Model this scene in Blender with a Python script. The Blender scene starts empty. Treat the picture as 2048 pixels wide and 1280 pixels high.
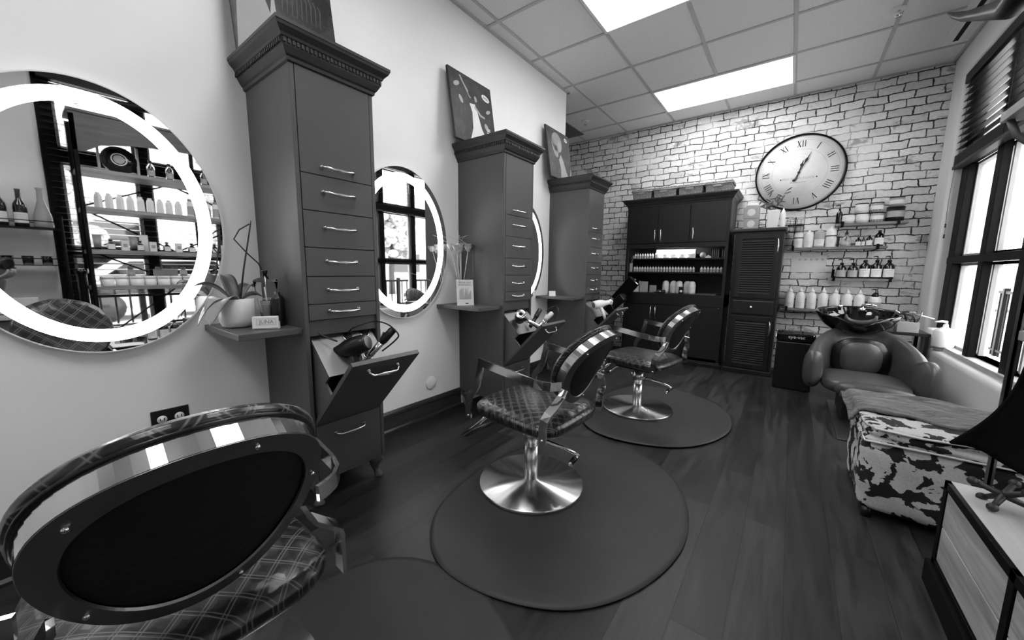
import bpy, bmesh, math, random
from mathutils import Vector, Matrix
random.seed(7)
PI = math.pi
S = bpy.context.scene
COL = S.collection
V = Vector

# ------------------------------------------------------------ materials
MATS = {}
def mat(name, c=0.5, rough=0.5, metal=0.0, noise=0.0, nscale=8.0, bump=0.0, spec=0.5, coat=0.0, trans=0.0, ior=1.45, alpha=1.0):
    if name in MATS: return MATS[name]
    m = bpy.data.materials.new(name); m.use_nodes = True
    nt = m.node_tree; b = nt.nodes['Principled BSDF']
    col = c if isinstance(c, tuple) else (c, c, c)
    b.inputs['Base Color'].default_value = (*col, 1)
    b.inputs['Roughness'].default_value = rough
    b.inputs['Metallic'].default_value = metal
    b.inputs['Specular IOR Level'].default_value = spec
    b.inputs['Coat Weight'].default_value = coat
    b.inputs['Transmission Weight'].default_value = trans
    b.inputs['IOR'].default_value = ior
    if noise or bump:
        tc = nt.nodes.new('ShaderNodeTexCoord'); n = nt.nodes.new('ShaderNodeTexNoise')
        n.inputs['Scale'].default_value = nscale; n.inputs['Detail'].default_value = 5
        nt.links.new(tc.outputs['Object'], n.inputs['Vector'])
        if noise:
            r = nt.nodes.new('ShaderNodeMapRange'); r.inputs[1].default_value = .3; r.inputs[2].default_value = .7
            r.inputs[3].default_value = max(0, col[0]*(1-noise)); r.inputs[4].default_value = min(1, col[0]*(1+noise))
            nt.links.new(n.outputs['Fac'], r.inputs[0]); nt.links.new(r.outputs[0], b.inputs['Base Color'])
        if bump:
            bp = nt.nodes.new('ShaderNodeBump'); bp.inputs['Strength'].default_value = bump; bp.inputs['Distance'].default_value = .01
            nt.links.new(n.outputs['Fac'], bp.inputs['Height']); nt.links.new(bp.outputs[0], b.inputs['Normal'])
    MATS[name] = m
    return m
def emis(name, strength, c=1.0):
    if name in MATS: return MATS[name]
    m = bpy.data.materials.new(name); m.use_nodes = True
    b = m.node_tree.nodes['Principled BSDF']
    b.inputs['Base Color'].default_value = (.8, .8, .8, 1)
    b.inputs['Emission Color'].default_value = (c, c, c, 1)
    b.inputs['Emission Strength'].default_value = strength
    MATS[name] = m
    return m

class G:                                   # small node-graph helper
    def __init__(s, name):
        s.m = bpy.data.materials.new(name); s.m.use_nodes = True
        s.nt = s.m.node_tree; s.b = s.nt.nodes['Principled BSDF']; MATS[name] = s.m
    def n(s, t, **k):
        x = s.nt.nodes.new(t)
        for a, v in k.items():
            if a.startswith('i_'):
                x.inputs[a[2:].replace('_', ' ')].default_value = v
            else: setattr(x, a, v)
        return x
    def l(s, a, b): s.nt.links.new(a, b)
    def math(s, op, a, b=None, c=None):
        x = s.nt.nodes.new('ShaderNodeMath'); x.operation = op
        for i, v in enumerate((a, b, c)):
            if v is None: continue
            if isinstance(v, (int, float)): x.inputs[i].default_value = v
            else: s.l(v, x.inputs[i])
        return x.outputs[0]
    def rng(s, a, lo, hi, o0, o1):
        x = s.nt.nodes.new('ShaderNodeMapRange')
        for i, v in enumerate((lo, hi, o0, o1)): x.inputs[i+1].default_value = v
        s.l(a, x.inputs[0]); return x.outputs[0]
    def mix(s, f, a, b):
        x = s.nt.nodes.new('ShaderNodeMix'); x.data_type = 'FLOAT'
        for i, v in ((0, f), (2, a), (3, b)):
            if isinstance(v, (int, float)): x.inputs[i].default_value = v
            else: s.l(v, x.inputs[i])
        return x.outputs[0]
    def noise(s, vec, scale, detail=4, rough=.5, dist=0):
        x = s.nt.nodes.new('ShaderNodeTexNoise'); x.inputs['Scale'].default_value = scale; x.inputs['Detail'].default_value = detail
        x.inputs['Roughness'].default_value = rough; x.inputs['Distortion'].default_value = dist
        if vec is not None: s.l(vec, x.inputs['Vector'])
        return x.outputs['Fac'], x.outputs['Color']
    def obj(s): return s.nt.nodes.new('ShaderNodeTexCoord').outputs['Object']
    def mapping(s, vec, scale=(1,1,1), rot=(0,0,0), loc=(0,0,0)):
        x = s.nt.nodes.new('ShaderNodeMapping'); x.inputs['Scale'].default_value = scale; x.inputs['Rotation'].default_value = rot; x.inputs['Location'].default_value = loc
        s.l(vec, x.inputs['Vector']); return x.outputs[0]
    def bump(s, h, strength=.5, dist=.01):
        x = s.nt.nodes.new('ShaderNodeBump'); x.inputs['Strength'].default_value = strength; x.inputs['Distance'].default_value = dist
        s.l(h, x.inputs['Height']); s.l(x.outputs[0], s.b.inputs['Normal'])

def sep(g, vec):
    x = g.nt.nodes.new('ShaderNodeSeparateXYZ'); g.l(vec, x.inputs[0]); return x.outputs
def comb(g, a, b, c=0.0):
    x = g.nt.nodes.new('ShaderNodeCombineXYZ')
    for i, v in enumerate((a, b, c)):
        if isinstance(v, (int, float)): x.inputs[i].default_value = v
        else: g.l(v, x.inputs[i])
    return x.outputs[0]

def make_brick():
    g = G('painted_brick'); o = g.obj(); x, y, z = sep(g, o)
    _, nc = g.noise(comb(g, x, z), 7, 3)
    nx, ny, nz = sep(g, nc)
    _, nd = g.noise(comb(g, x, z), 26, 3); mx, my, mz = sep(g, nd)
    u = g.math('ADD', x, g.math('ADD', g.math('MULTIPLY', g.math('SUBTRACT', nx, .5), .050), g.math('MULTIPLY', g.math('SUBTRACT', mx, .5), .016)))
    w = g.math('ADD', z, g.math('ADD', g.math('MULTIPLY', g.math('SUBTRACT', ny, .5), .036), g.math('MULTIPLY', g.math('SUBTRACT', my, .5), .014)))
    br = g.n('ShaderNodeTexBrick'); g.l(comb(g, u, w), br.inputs['Vector'])
    br.inputs['Scale'].default_value = 1; br.inputs['Brick Width'].default_value = .180; br.inputs['Row Height'].default_value = .074
    br.inputs['Mortar Size'].default_value = .0085; br.inputs['Mortar Smooth'].default_value = 1.0; br.inputs['Bias'].default_value = 0
    br.inputs['Color1'].default_value = (.60, .60, .60, 1); br.inputs['Color2'].default_value = (.84, .84, .84, 1)
    br.offset = .43; br.squash = .8; br.squash_frequency = 3
    f1, _ = g.noise(comb(g, x, z), 2.2, 5, .6)
    f2, _ = g.noise(comb(g, x, z), 6, 4, .7)
    f3, _ = g.noise(comb(g, x, z), 38, 4, .6)
    bare = g.rng(f1, .50, .62, 1, .25)                       # where thick paint buries the joints
    thin = g.rng(f2, .38, .60, .86, .25)                     # joint width varies
    fac = g.math('MINIMUM', 1.0, g.math('MAXIMUM', 0.0, g.math('DIVIDE', g.math('SUBTRACT', br.outputs['Fac'], thin), .10)))
    joint = g.math('MULTIPLY', fac, g.math('MULTIPLY', g.rng(f2, .34, .50, .12, 1), bare))
    bx = g.nt.nodes.new('ShaderNodeRGBToBW'); g.l(br.outputs['Color'], bx.inputs[0])
    base = g.math('MULTIPLY', bx.outputs[0], g.rng(f3, .3, .7, .86, 1.10))
    base = g.mix(g.rng(f1, .5, .62, 0, .7), base, .80)
    # flaking dark patches
    fl, _ = g.noise(g.mapping(comb(g, x, z), (1, 1.7, 1)), 3.1, 7, .68, .6)
    fl2 = g.rng(fl, .59, .64, 0, .6)
    base = g.mix(fl2, base, .13)
    col = g.mix(joint, base, .018)
    g.l(col, g.b.inputs['Base Color']); g.b.inputs['Roughness'].default_value = .75
    h = g.math('SUBTRACT', g.math('MULTIPLY', f3, .25), g.math('MULTIPLY', joint, 1.0))
    g.bump(h, .5, .006)
make_brick()

def make_floor():
    g = G('dark_plank_floor'); o = g.obj(); x, y, z = sep(g, o)
    br = g.n('ShaderNodeTexBrick'); g.l(comb(g, y, x), br.inputs['Vector'])
    br.inputs['Scale'].default_value = 1; br.inputs['Brick Width'].default_value = 1.15; br.inputs['Row Height'].default_value = .145
    br.inputs['Mortar Size'].default_value = .0012; br.inputs['Mortar Smooth'].default_value = .1
    br.inputs['Color1'].default_value = (.2, .2, .2, 1); br.inputs['Color2'].default_value = (.9, .9, .9, 1); br.offset = .37
    bx = g.nt.nodes.new('ShaderNodeRGBToBW'); g.l(br.outputs['Color'], bx.inputs[0])
    gv = g.mapping(comb(g, x, g.math('ADD', y, g.math('MULTIPLY', bx.outputs[0], 3.7)), bx.outputs[0]), (14, 1.3, 5))
    f, _ = g.noise(gv, 2.2, 8, .65, .5)
    f2, _ = g.noise(comb(g, x, y), 1.8, 3)
    base = g.math('MULTIPLY', g.rng(bx.outputs[0], .2, .9, .007, .024), g.rng(f, .3, .72, .35, 2.3))
    base = g.math('MULTIPLY', base, g.rng(f2, .3, .7, .8, 1.25))
    g.l(g.mix(br.outputs['Fac'], base, .005), g.b.inputs['Base Color'])
    g.l(g.rng(f, .3, .7, .36, .52), g.b.inputs['Roughness']); g.b.inputs['Specular IOR Level'].default_value = .38
    g.bump(g.math('SUBTRACT', g.math('MULTIPLY', f, .3), br.outputs['Fac']), .25, .003)
make_floor()

def make_wood(name, lo, hi, axis='y', scale=1.0, rough=.5):
    g = G(name); o = g.obj()
    sc = {'x': (1.2, 14, 14), 'y': (14, 1.2, 14), 'z': (14, 14, 1.2)}[axis]
    f, _ = g.noise(g.mapping(o, tuple(v*scale for v in sc)), 2.0, 7, .62, .6)
    g.l(g.rng(f, .3, .7, lo, hi), g.b.inputs['Base Color']); g.b.inputs['Roughness'].default_value = rough
    g.bump(f, .2, .003)
make_wood('shelf_wood', .10, .22, 'x'); make_wood('plank_wood', .22, .62, 'y', .8); make_wood('rack_wood', .16, .34, 'y')
make_wood('dresser_top_wood', .30, .46, 'y', .5, .45); make_wood('dark_trim_wood', .006, .028, 'y', 1, .35); make_wood('arch_wood', .05, .1, 'y')

def make_quilt(name, kind):
    # stitched diamonds: paired pale seams over dark glossy leather
    g = G(name); o = g.obj(); x, y, z = sep(g, o)
    if kind == 'seat': a, b, n = x, y, 26.0
    else: a, b, n = z, y, 19.0
    p = g.math('MULTIPLY', g.math('ADD', a, b), n*.7071); q = g.math('MULTIPLY', g.math('SUBTRACT', a, b), n*.7071)
    def seam(v):
        fr = g.math('FRACT', g.math('ADD', v, 100.0))
        d = g.math('ABSOLUTE', g.math('SUBTRACT', fr, .5))       # .5 at cell edge
        e = g.math('SUBTRACT', .5, d)                            # distance from line
        line = g.math('SUBTRACT', 1.0, g.math('MINIMUM', 1.0, g.math('MULTIPLY', g.math('ABSOLUTE', g.math('SUBTRACT', e, .085)), 26.0)))
        return line, e
    l1, e1 = seam(p); l2, e2 = seam(q)
    ln = g.math('MAXIMUM', l1, l2)
    puff = g.math('MINIMUM', g.math('MINIMUM', e1, e2), .3)
    f, _ = g.noise(o, 60, 3)
    g.l(g.mix(ln, g.rng(f, .3, .7, .005, .011), .14), g.b.inputs['Base Color'])
    g.l(g.mix(ln, .28, .55), g.b.inputs['Roughness']); g.b.inputs['Coat Weight'].default_value = .3; g.b.inputs['Coat Roughness'].default_value = .2
    g.bump(puff, .45, .008)
make_quilt('quilted_seat_leather', 'seat'); make_quilt('quilted_back_leather', 'back')

def make_brushed():
    g = G('brushed_steel'); g.b.inputs['Metallic'].default_value = 1; g.b.inputs['Base Color'].default_value = (.62, .62, .62, 1)
    g.b.inputs['Roughness'].default_value = .24; g.b.inputs['Anisotropic'].default_value = .9; g.b.inputs['Anisotropic Rotation'].default_value = .25
    t = g.nt.nodes.new('ShaderNodeTangent'); t.direction_type = 'RADIAL'; t.axis = 'Z'; g.l(t.outputs[0], g.b.inputs['Tangent'])
make_brushed()

def make_cow():
    g = G('cowhide_print'); o = g.obj()
    f, _ = g.noise(g.mapping(o, (1, 1, 1.25)), 13.5, 3.5, .55, .3)
    f2, _ = g.noise(o, 140, 2)
    m = g.rng(f, .505, .52, 0, 1)
    g.l(g.mix(m, g.rng(f2, .3, .7, .50, .62), .008), g.b.inputs['Base Color']); g.b.inputs['Roughness'].default_value = .8
    g.bump(f2, .2, .003)
make_cow()
def make_fur():
    g = G('striped_fur'); o = g.obj()
    f, _ = g.noise(g.mapping(o, (2.5, 9, 6)), 2.6, 8, .7, 1.2)
    f2, _ = g.noise(g.mapping(o, (20, 90, 60)), 3, 3)
    g.l(g.math('MULTIPLY', g.rng(f, .32, .66, .03, .24), g.rng(f2, .3, .7, .75, 1.2)), g.b.inputs['Base Color'])
    g.b.inputs['Roughness'].default_value = .85; g.bump(f2, .5, .004)
make_fur()
def make_wicker():
    g = G('pale_wicker'); o = g.obj(); x, y, z = sep(g, o)
    wv = g.math('SINE', g.math('ADD', g.math('MULTIPLY', z, 420.0), g.math('MULTIPLY', g.math('SINE', g.math('MULTIPLY', g.math('ADD', x, y), 190.0)), 1.6)))
    f, _ = g.noise(o, 60, 4)
    v = g.math('MULTIPLY', g.rng(wv, -1, 1, .12, .52), g.rng(f, .3, .7, .7, 1.2))
    g.l(v, g.b.inputs['Base Color']); g.b.inputs['Roughness'].default_value = .8; g.bump(wv, .6, .004)
make_wicker()
def make_tile():
    g = G('ceiling_tile'); o = g.obj()
    f, _ = g.noise(o, 120, 3, .7)
    g.l(g.rng(f, .3, .7, .74, .86), g.b.inputs['Base Color']); g.b.inputs['Roughness'].default_value = .9; g.bump(f, .3, .003)
make_tile()
def make_foliage(name, lo, hi, s=3.0):
    g = G(name); o = g.obj()
    f, _ = g.noise(o, s, 8, .75)
    g.l(g.rng(f, .35, .65, lo, hi), g.b.inputs['Base Color']); g.b.inputs['Roughness'].default_value = .9
make_foliage('tree_leaves', .04, .55, 5); make_foliage('outside_ground', .55, .75, 2)

M = lambda n: MATS[n]
mat('wall_paint', .86, .6, noise=.03, nscale=2, bump=.05)
mat('grid_metal', .50, .5, noise=.03)
mat('sill_paint', .66, .55, noise=.04, nscale=3)
mat('cabinet_grey', .070, .42, noise=.04, nscale=6)
mat('cabinet_inner', .10, .5, noise=.05)
mat('crown_dark', .030, .4, noise=.05)
mat('black_gap', .002, .8, noise=.01)
mat('louvre_lit_black', .055, .4, noise=.05)  # cabinet black lightened: light on the slats is put into the colour
mat('cape_black', .003, .9, noise=.2, nscale=30, spec=.08)
mat('hutch_black', .011, .40, noise=.1, nscale=5)
mat('chrome', .80, .10, 1, noise=.02)
mat('nickel', .72, .2, 1, noise=.03)
mat('column_steel', .75, .28, 1, noise=.03)
mat('thin_glass', .97, .02, trans=1.0, ior=1.12)
mat('satin_steel', .22, .38, 1, noise=.05)
mat('tray_steel', .24, .5, 1, noise=.06, nscale=20)
mat('black_leather', .006, .3, noise=.1, nscale=40, bump=.1)
mat('back_cloth', .004, .7, noise=.2, nscale=60, bump=.2)
mat('rubber_mat', .026, .55, noise=.12, nscale=9, bump=.05)
mat('black_plastic', .008, .32, noise=.1)
mat('black_gloss', .004, .06, noise=.1, coat=.6)
mat('white_plastic', .80, .35, noise=.03)
mat('milky_plastic', .70, .3, noise=.03)
mat('label_white', .72, .5, noise=.03)
mat('label_grey', .35, .5, noise=.05)
mat('ink', .02, .5, noise=.05)
mat('hair_strand', .06, .5, noise=.2)
mat('pale_ink', .30, .6, noise=.05)
mat('amber_black', .006, .08, noise=.1, coat=.5)
mat('glass', .95, .02, trans=1.0, noise=0)
mat('window_glass', .97, .0, trans=1.0, ior=1.02, spec=.2)
mat('mirror_silver', .86, .015, 1, noise=.005)
mat('leaf', .085, .4, noise=.25, nscale=14)
mat('leaf_pale', .30, .45, noise=.15, nscale=14)
mat('ceramic', .74, .35, noise=.03)
mat('stem', .03, .6, noise=.2)
mat('flower_paper', .46, .7, noise=.3, nscale=40)
mat('straw', .45, .7, noise=.1)
mat('chair_grey_leather', .060, .34, noise=.06, nscale=30, bump=.05)
mat('slat_wood', .010, .4, noise=.2, nscale=10, spec=.3)
mat('window_black', .004, .5, noise=.15, spec=.12)
mat('skin', .34, .5, noise=.05)
mat('tattoo_ink', .05, .6, noise=.2)
mat('shirt_grey', .09, .85, noise=.1, bump=.1)
mat('denim', .03, .85, noise=.1)
mat('hair_dark', .012, .6, noise=.1)
mat('horn_dark', .012, .38, noise=.5, nscale=6, spec=.08)
mat('iron_brown', .018, .5, noise=.2)
mat('marble_tin', .55, .3, noise=.25, nscale=18)
mat('concrete_light', .62, .8, noise=.1, nscale=3)
mat('car_paint', .3, .3, noise=.02)
mat('paper', .68, .7, noise=.03)
mat('liquor', .30, .1, noise=.05)
emis('panel_glow', 8.5); emis('ring_glow', 6.0); emis('strip_glow', 70.0)

# ------------------------------------------------------------ mesh builder
class MB:
    def __init__(s): s.v = []; s.f = []; s.sm = []
    def add(s, vs, fs, mtx=None, smooth=True):
        o = len(s.v)
        for v in vs:
            v = V(v); s.v.append(mtx @ v if mtx is not None else v)
        for f in fs: s.f.append(tuple(i+o for i in f)); s.sm.append(smooth)
        return s
    def box(s, x0, x1, y0, y1, z0, z1, mtx=None):
        vs = [(x0,y0,z0),(x1,y0,z0),(x1,y1,z0),(x0,y1,z0),(x0,y0,z1),(x1,y0,z1),(x1,y1,z1),(x0,y1,z1)]
        return s.add(vs, [(0,3,2,1),(4,5,6,7),(0,1,5,4),(1,2,6,5),(2,3,7,6),(3,0,4,7)], mtx, False)
    def lathe(s, prof, seg=20, mtx=None, smooth=True, cap=True):
        vs = []; fs = []; n = len(prof)
        for r, z in prof:
            for k in range(seg):
                a = 2*PI*k/seg; vs.append((r*math.cos(a), r*math.sin(a), z))
        for i in range(n-1):
            for k in range(seg):
                k2 = (k+1) % seg
                fs.append((i*seg+k, i*seg+k2, (i+1)*seg+k2, (i+1)*seg+k))
        if cap:
            fs.append(tuple(reversed(range(seg)))); fs.append(tuple((n-1)*seg+k for k in range(seg)))
        return s.add(vs, fs, mtx, smooth)
    def cyl(s, r, z0, z1, seg=20, mtx=None, smooth=True): return s.lathe([(r, z0), (r, z1)], seg, mtx, smooth)
    def tube(s, pts, r, seg=8, closed=False, mtx=None):
        pts = [V(p) for p in pts]; n = len(pts); rs = r if isinstance(r, (list, tuple)) else [r]*n
        vs = []; fs = []; up = None
        for i, p in enumerate(pts):
            if closed: t = pts[(i+1) % n] - pts[i-1]
            else: t = pts[min(i+1, n-1)] - pts[max(i-1, 0)]
            t.normalize()
            if up is None:
                up = V((0,0,1)) if abs(t.z) < .9 else V((1,0,0))
            a = t.cross(up)
            if a.length < 1e-4: a = t.orthogonal()
            a.normalize(); up = a.cross(t).normalized()
            for k in range(seg):
                th = 2*PI*k/seg; vs.append(p + a*math.cos(th)*rs[i] + up*math.sin(th)*rs[i])
        for i in range(n if closed else n-1):
            j = (i+1) % n
            for k in range(seg):
                k2 = (k+1) % seg; fs.append((i*seg+k, i*seg+k2, j*seg+k2, j*seg+k))
        if not closed: fs.append(tuple(reversed(range(seg)))); fs.append(tuple((n-1)*seg+k for k in range(seg)))
        return s.add(vs, fs, mtx)
    def strip(s, pts, wdirs, w, t, mtx=None):
        # flat bar: width direction per point, thickness normal to path and width
        pts = [V(p) for p in pts]; n = len(pts); vs = []; fs = []
        for i, p in enumerate(pts):
            tg = (pts[min(i+1,n-1)] - pts[max(i-1,0)]).normalized()
            wd = V(wdirs[i] if isinstance(wdirs, list) else wdirs); wd = (wd - tg*wd.dot(tg)).normalized(); nn = tg.cross(wd)
            for a, b in ((-1,-1),(1,-1),(1,1),(-1,1)): vs.append(p + wd*(a*w/2) + nn*(b*t/2))
        for i in range(n-1):
            for k in range(4):
                k2 = (k+1) % 4; fs.append((i*4+k, i*4+k2, i*4+4+k2, i*4+4+k))
        fs.append((3,2,1,0)); fs.append(tuple(n*4-4+k for k in range(4)))
        return s.add(vs, fs, mtx, False)
    def prism(s, poly, z0, z1, mtx=None, smooth=False):
        n = len(poly); vs = [(x, y, z0) for x, y in poly] + [(x, y, z1) for x, y in poly]
        fs = [tuple(reversed(range(n))), tuple(range(n, 2*n))] + [(i, (i+1) % n, n+(i+1) % n, n+i) for i in range(n)]
        return s.add(vs, fs, mtx, smooth)
    def ell(s, c, r, mtx=None, su=16, sv=10, p=1.0):
        vs = []; fs = []
        def sp(x): return math.copysign(abs(x)**p, x)
        for j in range(1, sv):
            ph = -PI/2 + PI*j/sv
            for k in range(su):
                th = 2*PI*k/su
                vs.append((c[0]+r[0]*sp(math.cos(ph))*sp(math.cos(th)), c[1]+r[1]*sp(math.cos(ph))*sp(math.sin(th)), c[2]+r[2]*sp(math.sin(ph))))
        for j in range(sv-2):
            for k in range(su):
                k2 = (k+1) % su; fs.append((j*su+k, j*su+k2, (j+1)*su+k2, (j+1)*su+k))
        b = len(vs); vs.append((c[0], c[1], c[2]-r[2])); vs.append((c[0], c[1], c[2]+r[2]))
        for k in range(su):
            k2 = (k+1) % su; fs.append((k2, k, b)); fs.append(((sv-2)*su+k, (sv-2)*su+k2, b+1))
        return s.add(vs, fs, mtx)
    def grid(s, fn, nu, nv, closeu=False, mtx=None, smooth=True):
        vs = [fn(i/(nu if closeu else nu-1), j/(nv-1)) for i in range(nu) for j in range(nv)]
        fs = []
        for i in range(nu if closeu else nu-1):
            i2 = (i+1) % nu
            for j in range(nv-1): fs.append((i*nv+j, i2*nv+j, i2*nv+j+1, i*nv+j+1))
        return s.add(vs, fs, mtx, smooth)
    def obj(s, name, m, parent=None, bevel=0, loc=None, sub=0, solid=0):
        me = bpy.data.meshes.new(name); me.from_pydata([tuple(v) for v in s.v], [], s.f)
        me.polygons.foreach_set('use_smooth', s.sm); me.update()
        bm = bmesh.new(); bm.from_mesh(me); bmesh.ops.recalc_face_normals(bm, faces=bm.faces); bm.to_mesh(me); bm.free()
        o = bpy.data.objects.new(name, me); COL.objects.link(o)
        if m is not None: me.materials.append(M(m) if isinstance(m, str) else m)
        if parent is not None: o.parent = parent
        if loc is not None: o.location = loc
        if bevel:
            b = o.modifiers.new('bevel', 'BEVEL'); b.width = bevel; b.segments = 2; b.limit_method = 'ANGLE'; b.angle_limit = .7
        if solid:
            b = o.modifiers.new('solid', 'SOLIDIFY'); b.thickness = solid; b.offset = 0
        if sub:
            b = o.modifiers.new('sub', 'SUBSURF'); b.levels = sub; b.render_levels = sub
        return o
def box(*a, **k): return MB().box(*a, **k)
def T(x=0, y=0, z=0): return Matrix.Translation((x, y, z))
def R(ax, a): return Matrix.Rotation(a, 4, ax)

def tag(o, label, cat, group=None, kind=None):
    if kind: o['kind'] = kind
    if label: o['label'] = label
    if cat: o['category'] = cat
    if group: o['group'] = group
    return o
def thing(name, label, cat, loc=(0,0,0), rz=0, group=None):
    o = bpy.data.objects.new(name, None); o.empty_display_size = .1; COL.objects.link(o)
    o.location = loc; o.rotation_euler = (0, 0, rz)
    return tag(o, label, cat, group)
def struct(o, label=None):
    o['kind'] = 'structure'
    if label: o['label'] = label
    return o
def dup(root, loc=None, rz=None, label=None, group=None):
    def cp(o, par):
        c = o.copy(); COL.objects.link(c); c.parent = par
        for ch in [q for q in bpy.data.objects if q.parent == o and q not in made]:
            made.add(ch); k = cp(ch, c)
        return c
    made = set(); kids = {}
    c = root.copy(); COL.objects.link(c)
    for ch in [q for q in bpy.data.objects if q.parent == root]:
        d = ch.copy(); COL.objects.link(d); d.parent = c
        for gch in [q for q in bpy.data.objects if q.parent == ch]:
            e = gch.copy(); COL.objects.link(e); e.parent = d
    if loc is not None: c.location = loc
    if rz is not None: c.rotation_euler = (0, 0, rz)
    if label: c['label'] = label
    if group: c['group'] = group
    return c
def text(name, s, size, m, parent, mtx, ext=.0006, align='CENTER'):
    cu = bpy.data.curves.new(name, 'FONT'); cu.body = s; cu.size = size; cu.extrude = ext; cu.align_x = align; cu.align_y = 'CENTER'
    cu.resolution_u = 2
    t = bpy.data.objects.new('tmp', cu); COL.objects.link(t)
    dg = bpy.context.evaluated_depsgraph_get(); me = bpy.data.meshes.new_from_object(t.evaluated_get(dg))
    bpy.data.objects.remove(t); me.transform(mtx); me.name = name
    o = bpy.data.objects.new(name, me); COL.objects.link(o); me.materials.clear(); me.materials.append(M(m)); o.parent = parent
    return o
# text facing -y (read from the camera side) / facing +x
FY = R('X', PI/2)
FX = R('Z', PI/2) @ R('X', PI/2)

# ------------------------------------------------------------ room shell
CH = 2.99; BY = 5.22; RX = 3.10
fl = box(-3.1, 3.4, -3.1, BY+.1, -.06, 0).obj('floor', 'dark_plank_floor'); struct(fl, 'dark wood plank floor of the salon')
ce = box(-3.1, 3.4, -3.1, BY+.1, CH, CH+.06).obj('ceiling', 'ceiling_tile'); struct(ce, 'white suspended tile ceiling')
struct(box(-.14, 0, -3, 3.74, 0, CH).obj('wall_left', 'wall_paint'), 'pale painted wall carrying the round mirrors')
struct(box(-3.0, -.14, 2.5, 2.6, 0, CH).obj('wall_inner', 'wall_paint'))
struct(box(-3.1, -3.0, 2.5, BY, 0, CH).obj('wall_far_left', 'wall_paint'))
struct(box(-3.1, 3.4, BY, BY+.1, 0, CH).obj('wall_back', 'painted_brick'), 'whitewashed rough brick wall with dark joints')
struct(box(-3.1, 3.4, -3.1, -3.0, 0, CH).obj('wall_front', 'wall_paint'))
WIN = [(2.93, 4.87), (.24, 2.12)]; SILL = .475; HEAD = 2.74
def wall_with_holes():
    w = box(RX, RX+.32, -3.0, BY, 0, CH).obj('tmpw', None)
    bs = []
    for a, b in WIN:
        c = box(RX-.5, RX+.9, a, b, SILL, HEAD).obj('tmpc', None); bs.append(c)
        m = w.modifiers.new('b', 'BOOLEAN'); m.operation = 'DIFFERENCE'; m.object = c; m.solver = 'EXACT'
    bv = w.modifiers.new('bev', 'BEVEL'); bv.width = .035; bv.segments = 4; bv.limit_method = 'ANGLE'
    dg = bpy.context.evaluated_depsgraph_get(); me = bpy.data.meshes.new_from_object(w.evaluated_get(dg))
    for o in [w]+bs: bpy.data.objects.remove(o)
    me.name = 'wall_right'; me.materials.clear(); me.materials.append(M('sill_paint'))
    for p in me.polygons: p.use_smooth = True
    o = bpy.data.objects.new('wall_right', me); COL.objects.link(o)
    try: me.shade_smooth_by_angle = None
    except Exception: pass
    return o
wr = wall_with_holes(); struct(wr, 'painted window wall with rounded reveals and sills')
e = wr.modifiers.new('wn', 'WEIGHTED_NORMAL')

# ceiling grid
gm = MB()
XS = [.13+.61*k for k in range(-5, 6) if -3 < .13+.61*k < 3.09]
YS = [4.86-.61*k for k in range(0, 13)]
LIGHTS = [(.74, 4.25), (.74, 2.42), (.74, .59), (.74, -1.24)]
for x in XS:
    if abs(x-1.35) < .01:
        ys = [(-3, -1.24), (-.63, .59), (1.20, 2.42), (3.03, 4.25), (4.86, BY)]
    else: ys = [(-3, BY)]
    for a, b in ys: gm.box(x-.012, x+.012, a, b, CH-.006, CH+.001)
for y in YS: gm.box(-3, 3.09, y-.012, y+.012, CH-.0065, CH+.001)
gm.box(0.0, .025, -3, 3.76, CH-.012, CH+.001); gm.box(-.2, .025, 3.74, 3.77, CH-.012, CH+.001)
gm.box(-3, RX, BY-.02, BY, CH-.012, CH+.001); gm.box(RX-.02, RX, -3, BY, CH-.012, CH+.001)
struct(gm.obj('trim_1', 'grid_metal'), 'metal grid of the tile ceiling')
for i, (x, y) in enumerate(LIGHTS):
    t = thing('ceiling_light', ['white recessed ceiling panel light nearest the brick wall', 'white recessed ceiling panel light cut by the top of the photo',
        'white recessed ceiling panel light above the nearest styling chair', 'white recessed ceiling panel light behind the camera'][i], 'ceiling light', (x, y, CH), group='ceiling panel lights')
    f = MB()
    for a, b, c, d in ((0, 1.22, 0, .022), (0, 1.22, .588, .61), (0, .022, .022, .588), (1.198, 1.22, .022, .588)): f.box(a, b, c, d, -.014, .0)
    f.obj('light_frame', 'white_plastic', t)
    box(.022, 1.198, .022, .588, -.010, -.002).obj('diffuser', 'panel_glow', t)
for i, (x, y) in enumerate(((2.55, 4.0), (-.17, 4.55))):
    t = thing('sprinkler_head', ['small ceiling sprinkler near the window side', 'small ceiling sprinkler in the side bay beyond the left wall'][i], 'sprinkler', (x, y, CH), group='ceiling sprinklers')
    MB().lathe([(.045, 0), (.045, -.006), (.03, -.012), (.0, -.013)], 20, cap=False).obj('cover_ring', 'white_plastic', t)
    MB().cyl(.008, -.045, -.01, 10).obj('stem', 'nickel', t); MB().cyl(.02, -.05, -.045, 12).obj('deflector', 'nickel', t)
t = thing('air_vent', 'long black slot air vent in the ceiling beside the window wall', 'vent', (2.98, 3.2, CH))
box(-.05, .05, 0, 1.6, -.008, .0).obj('vent_frame', 'wall_paint', t); box(.0, .03, .03, 1.57, -.010, -.007).obj('slot', 'black_gap', t)
t = thing('air_vent', 'dark square return vent in the ceiling of the side bay', 'vent', (-.95, 4.4, CH))
box(0, .56, 0, .56, -.01, 0).obj('vent_frame', 'satin_steel', t)

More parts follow.
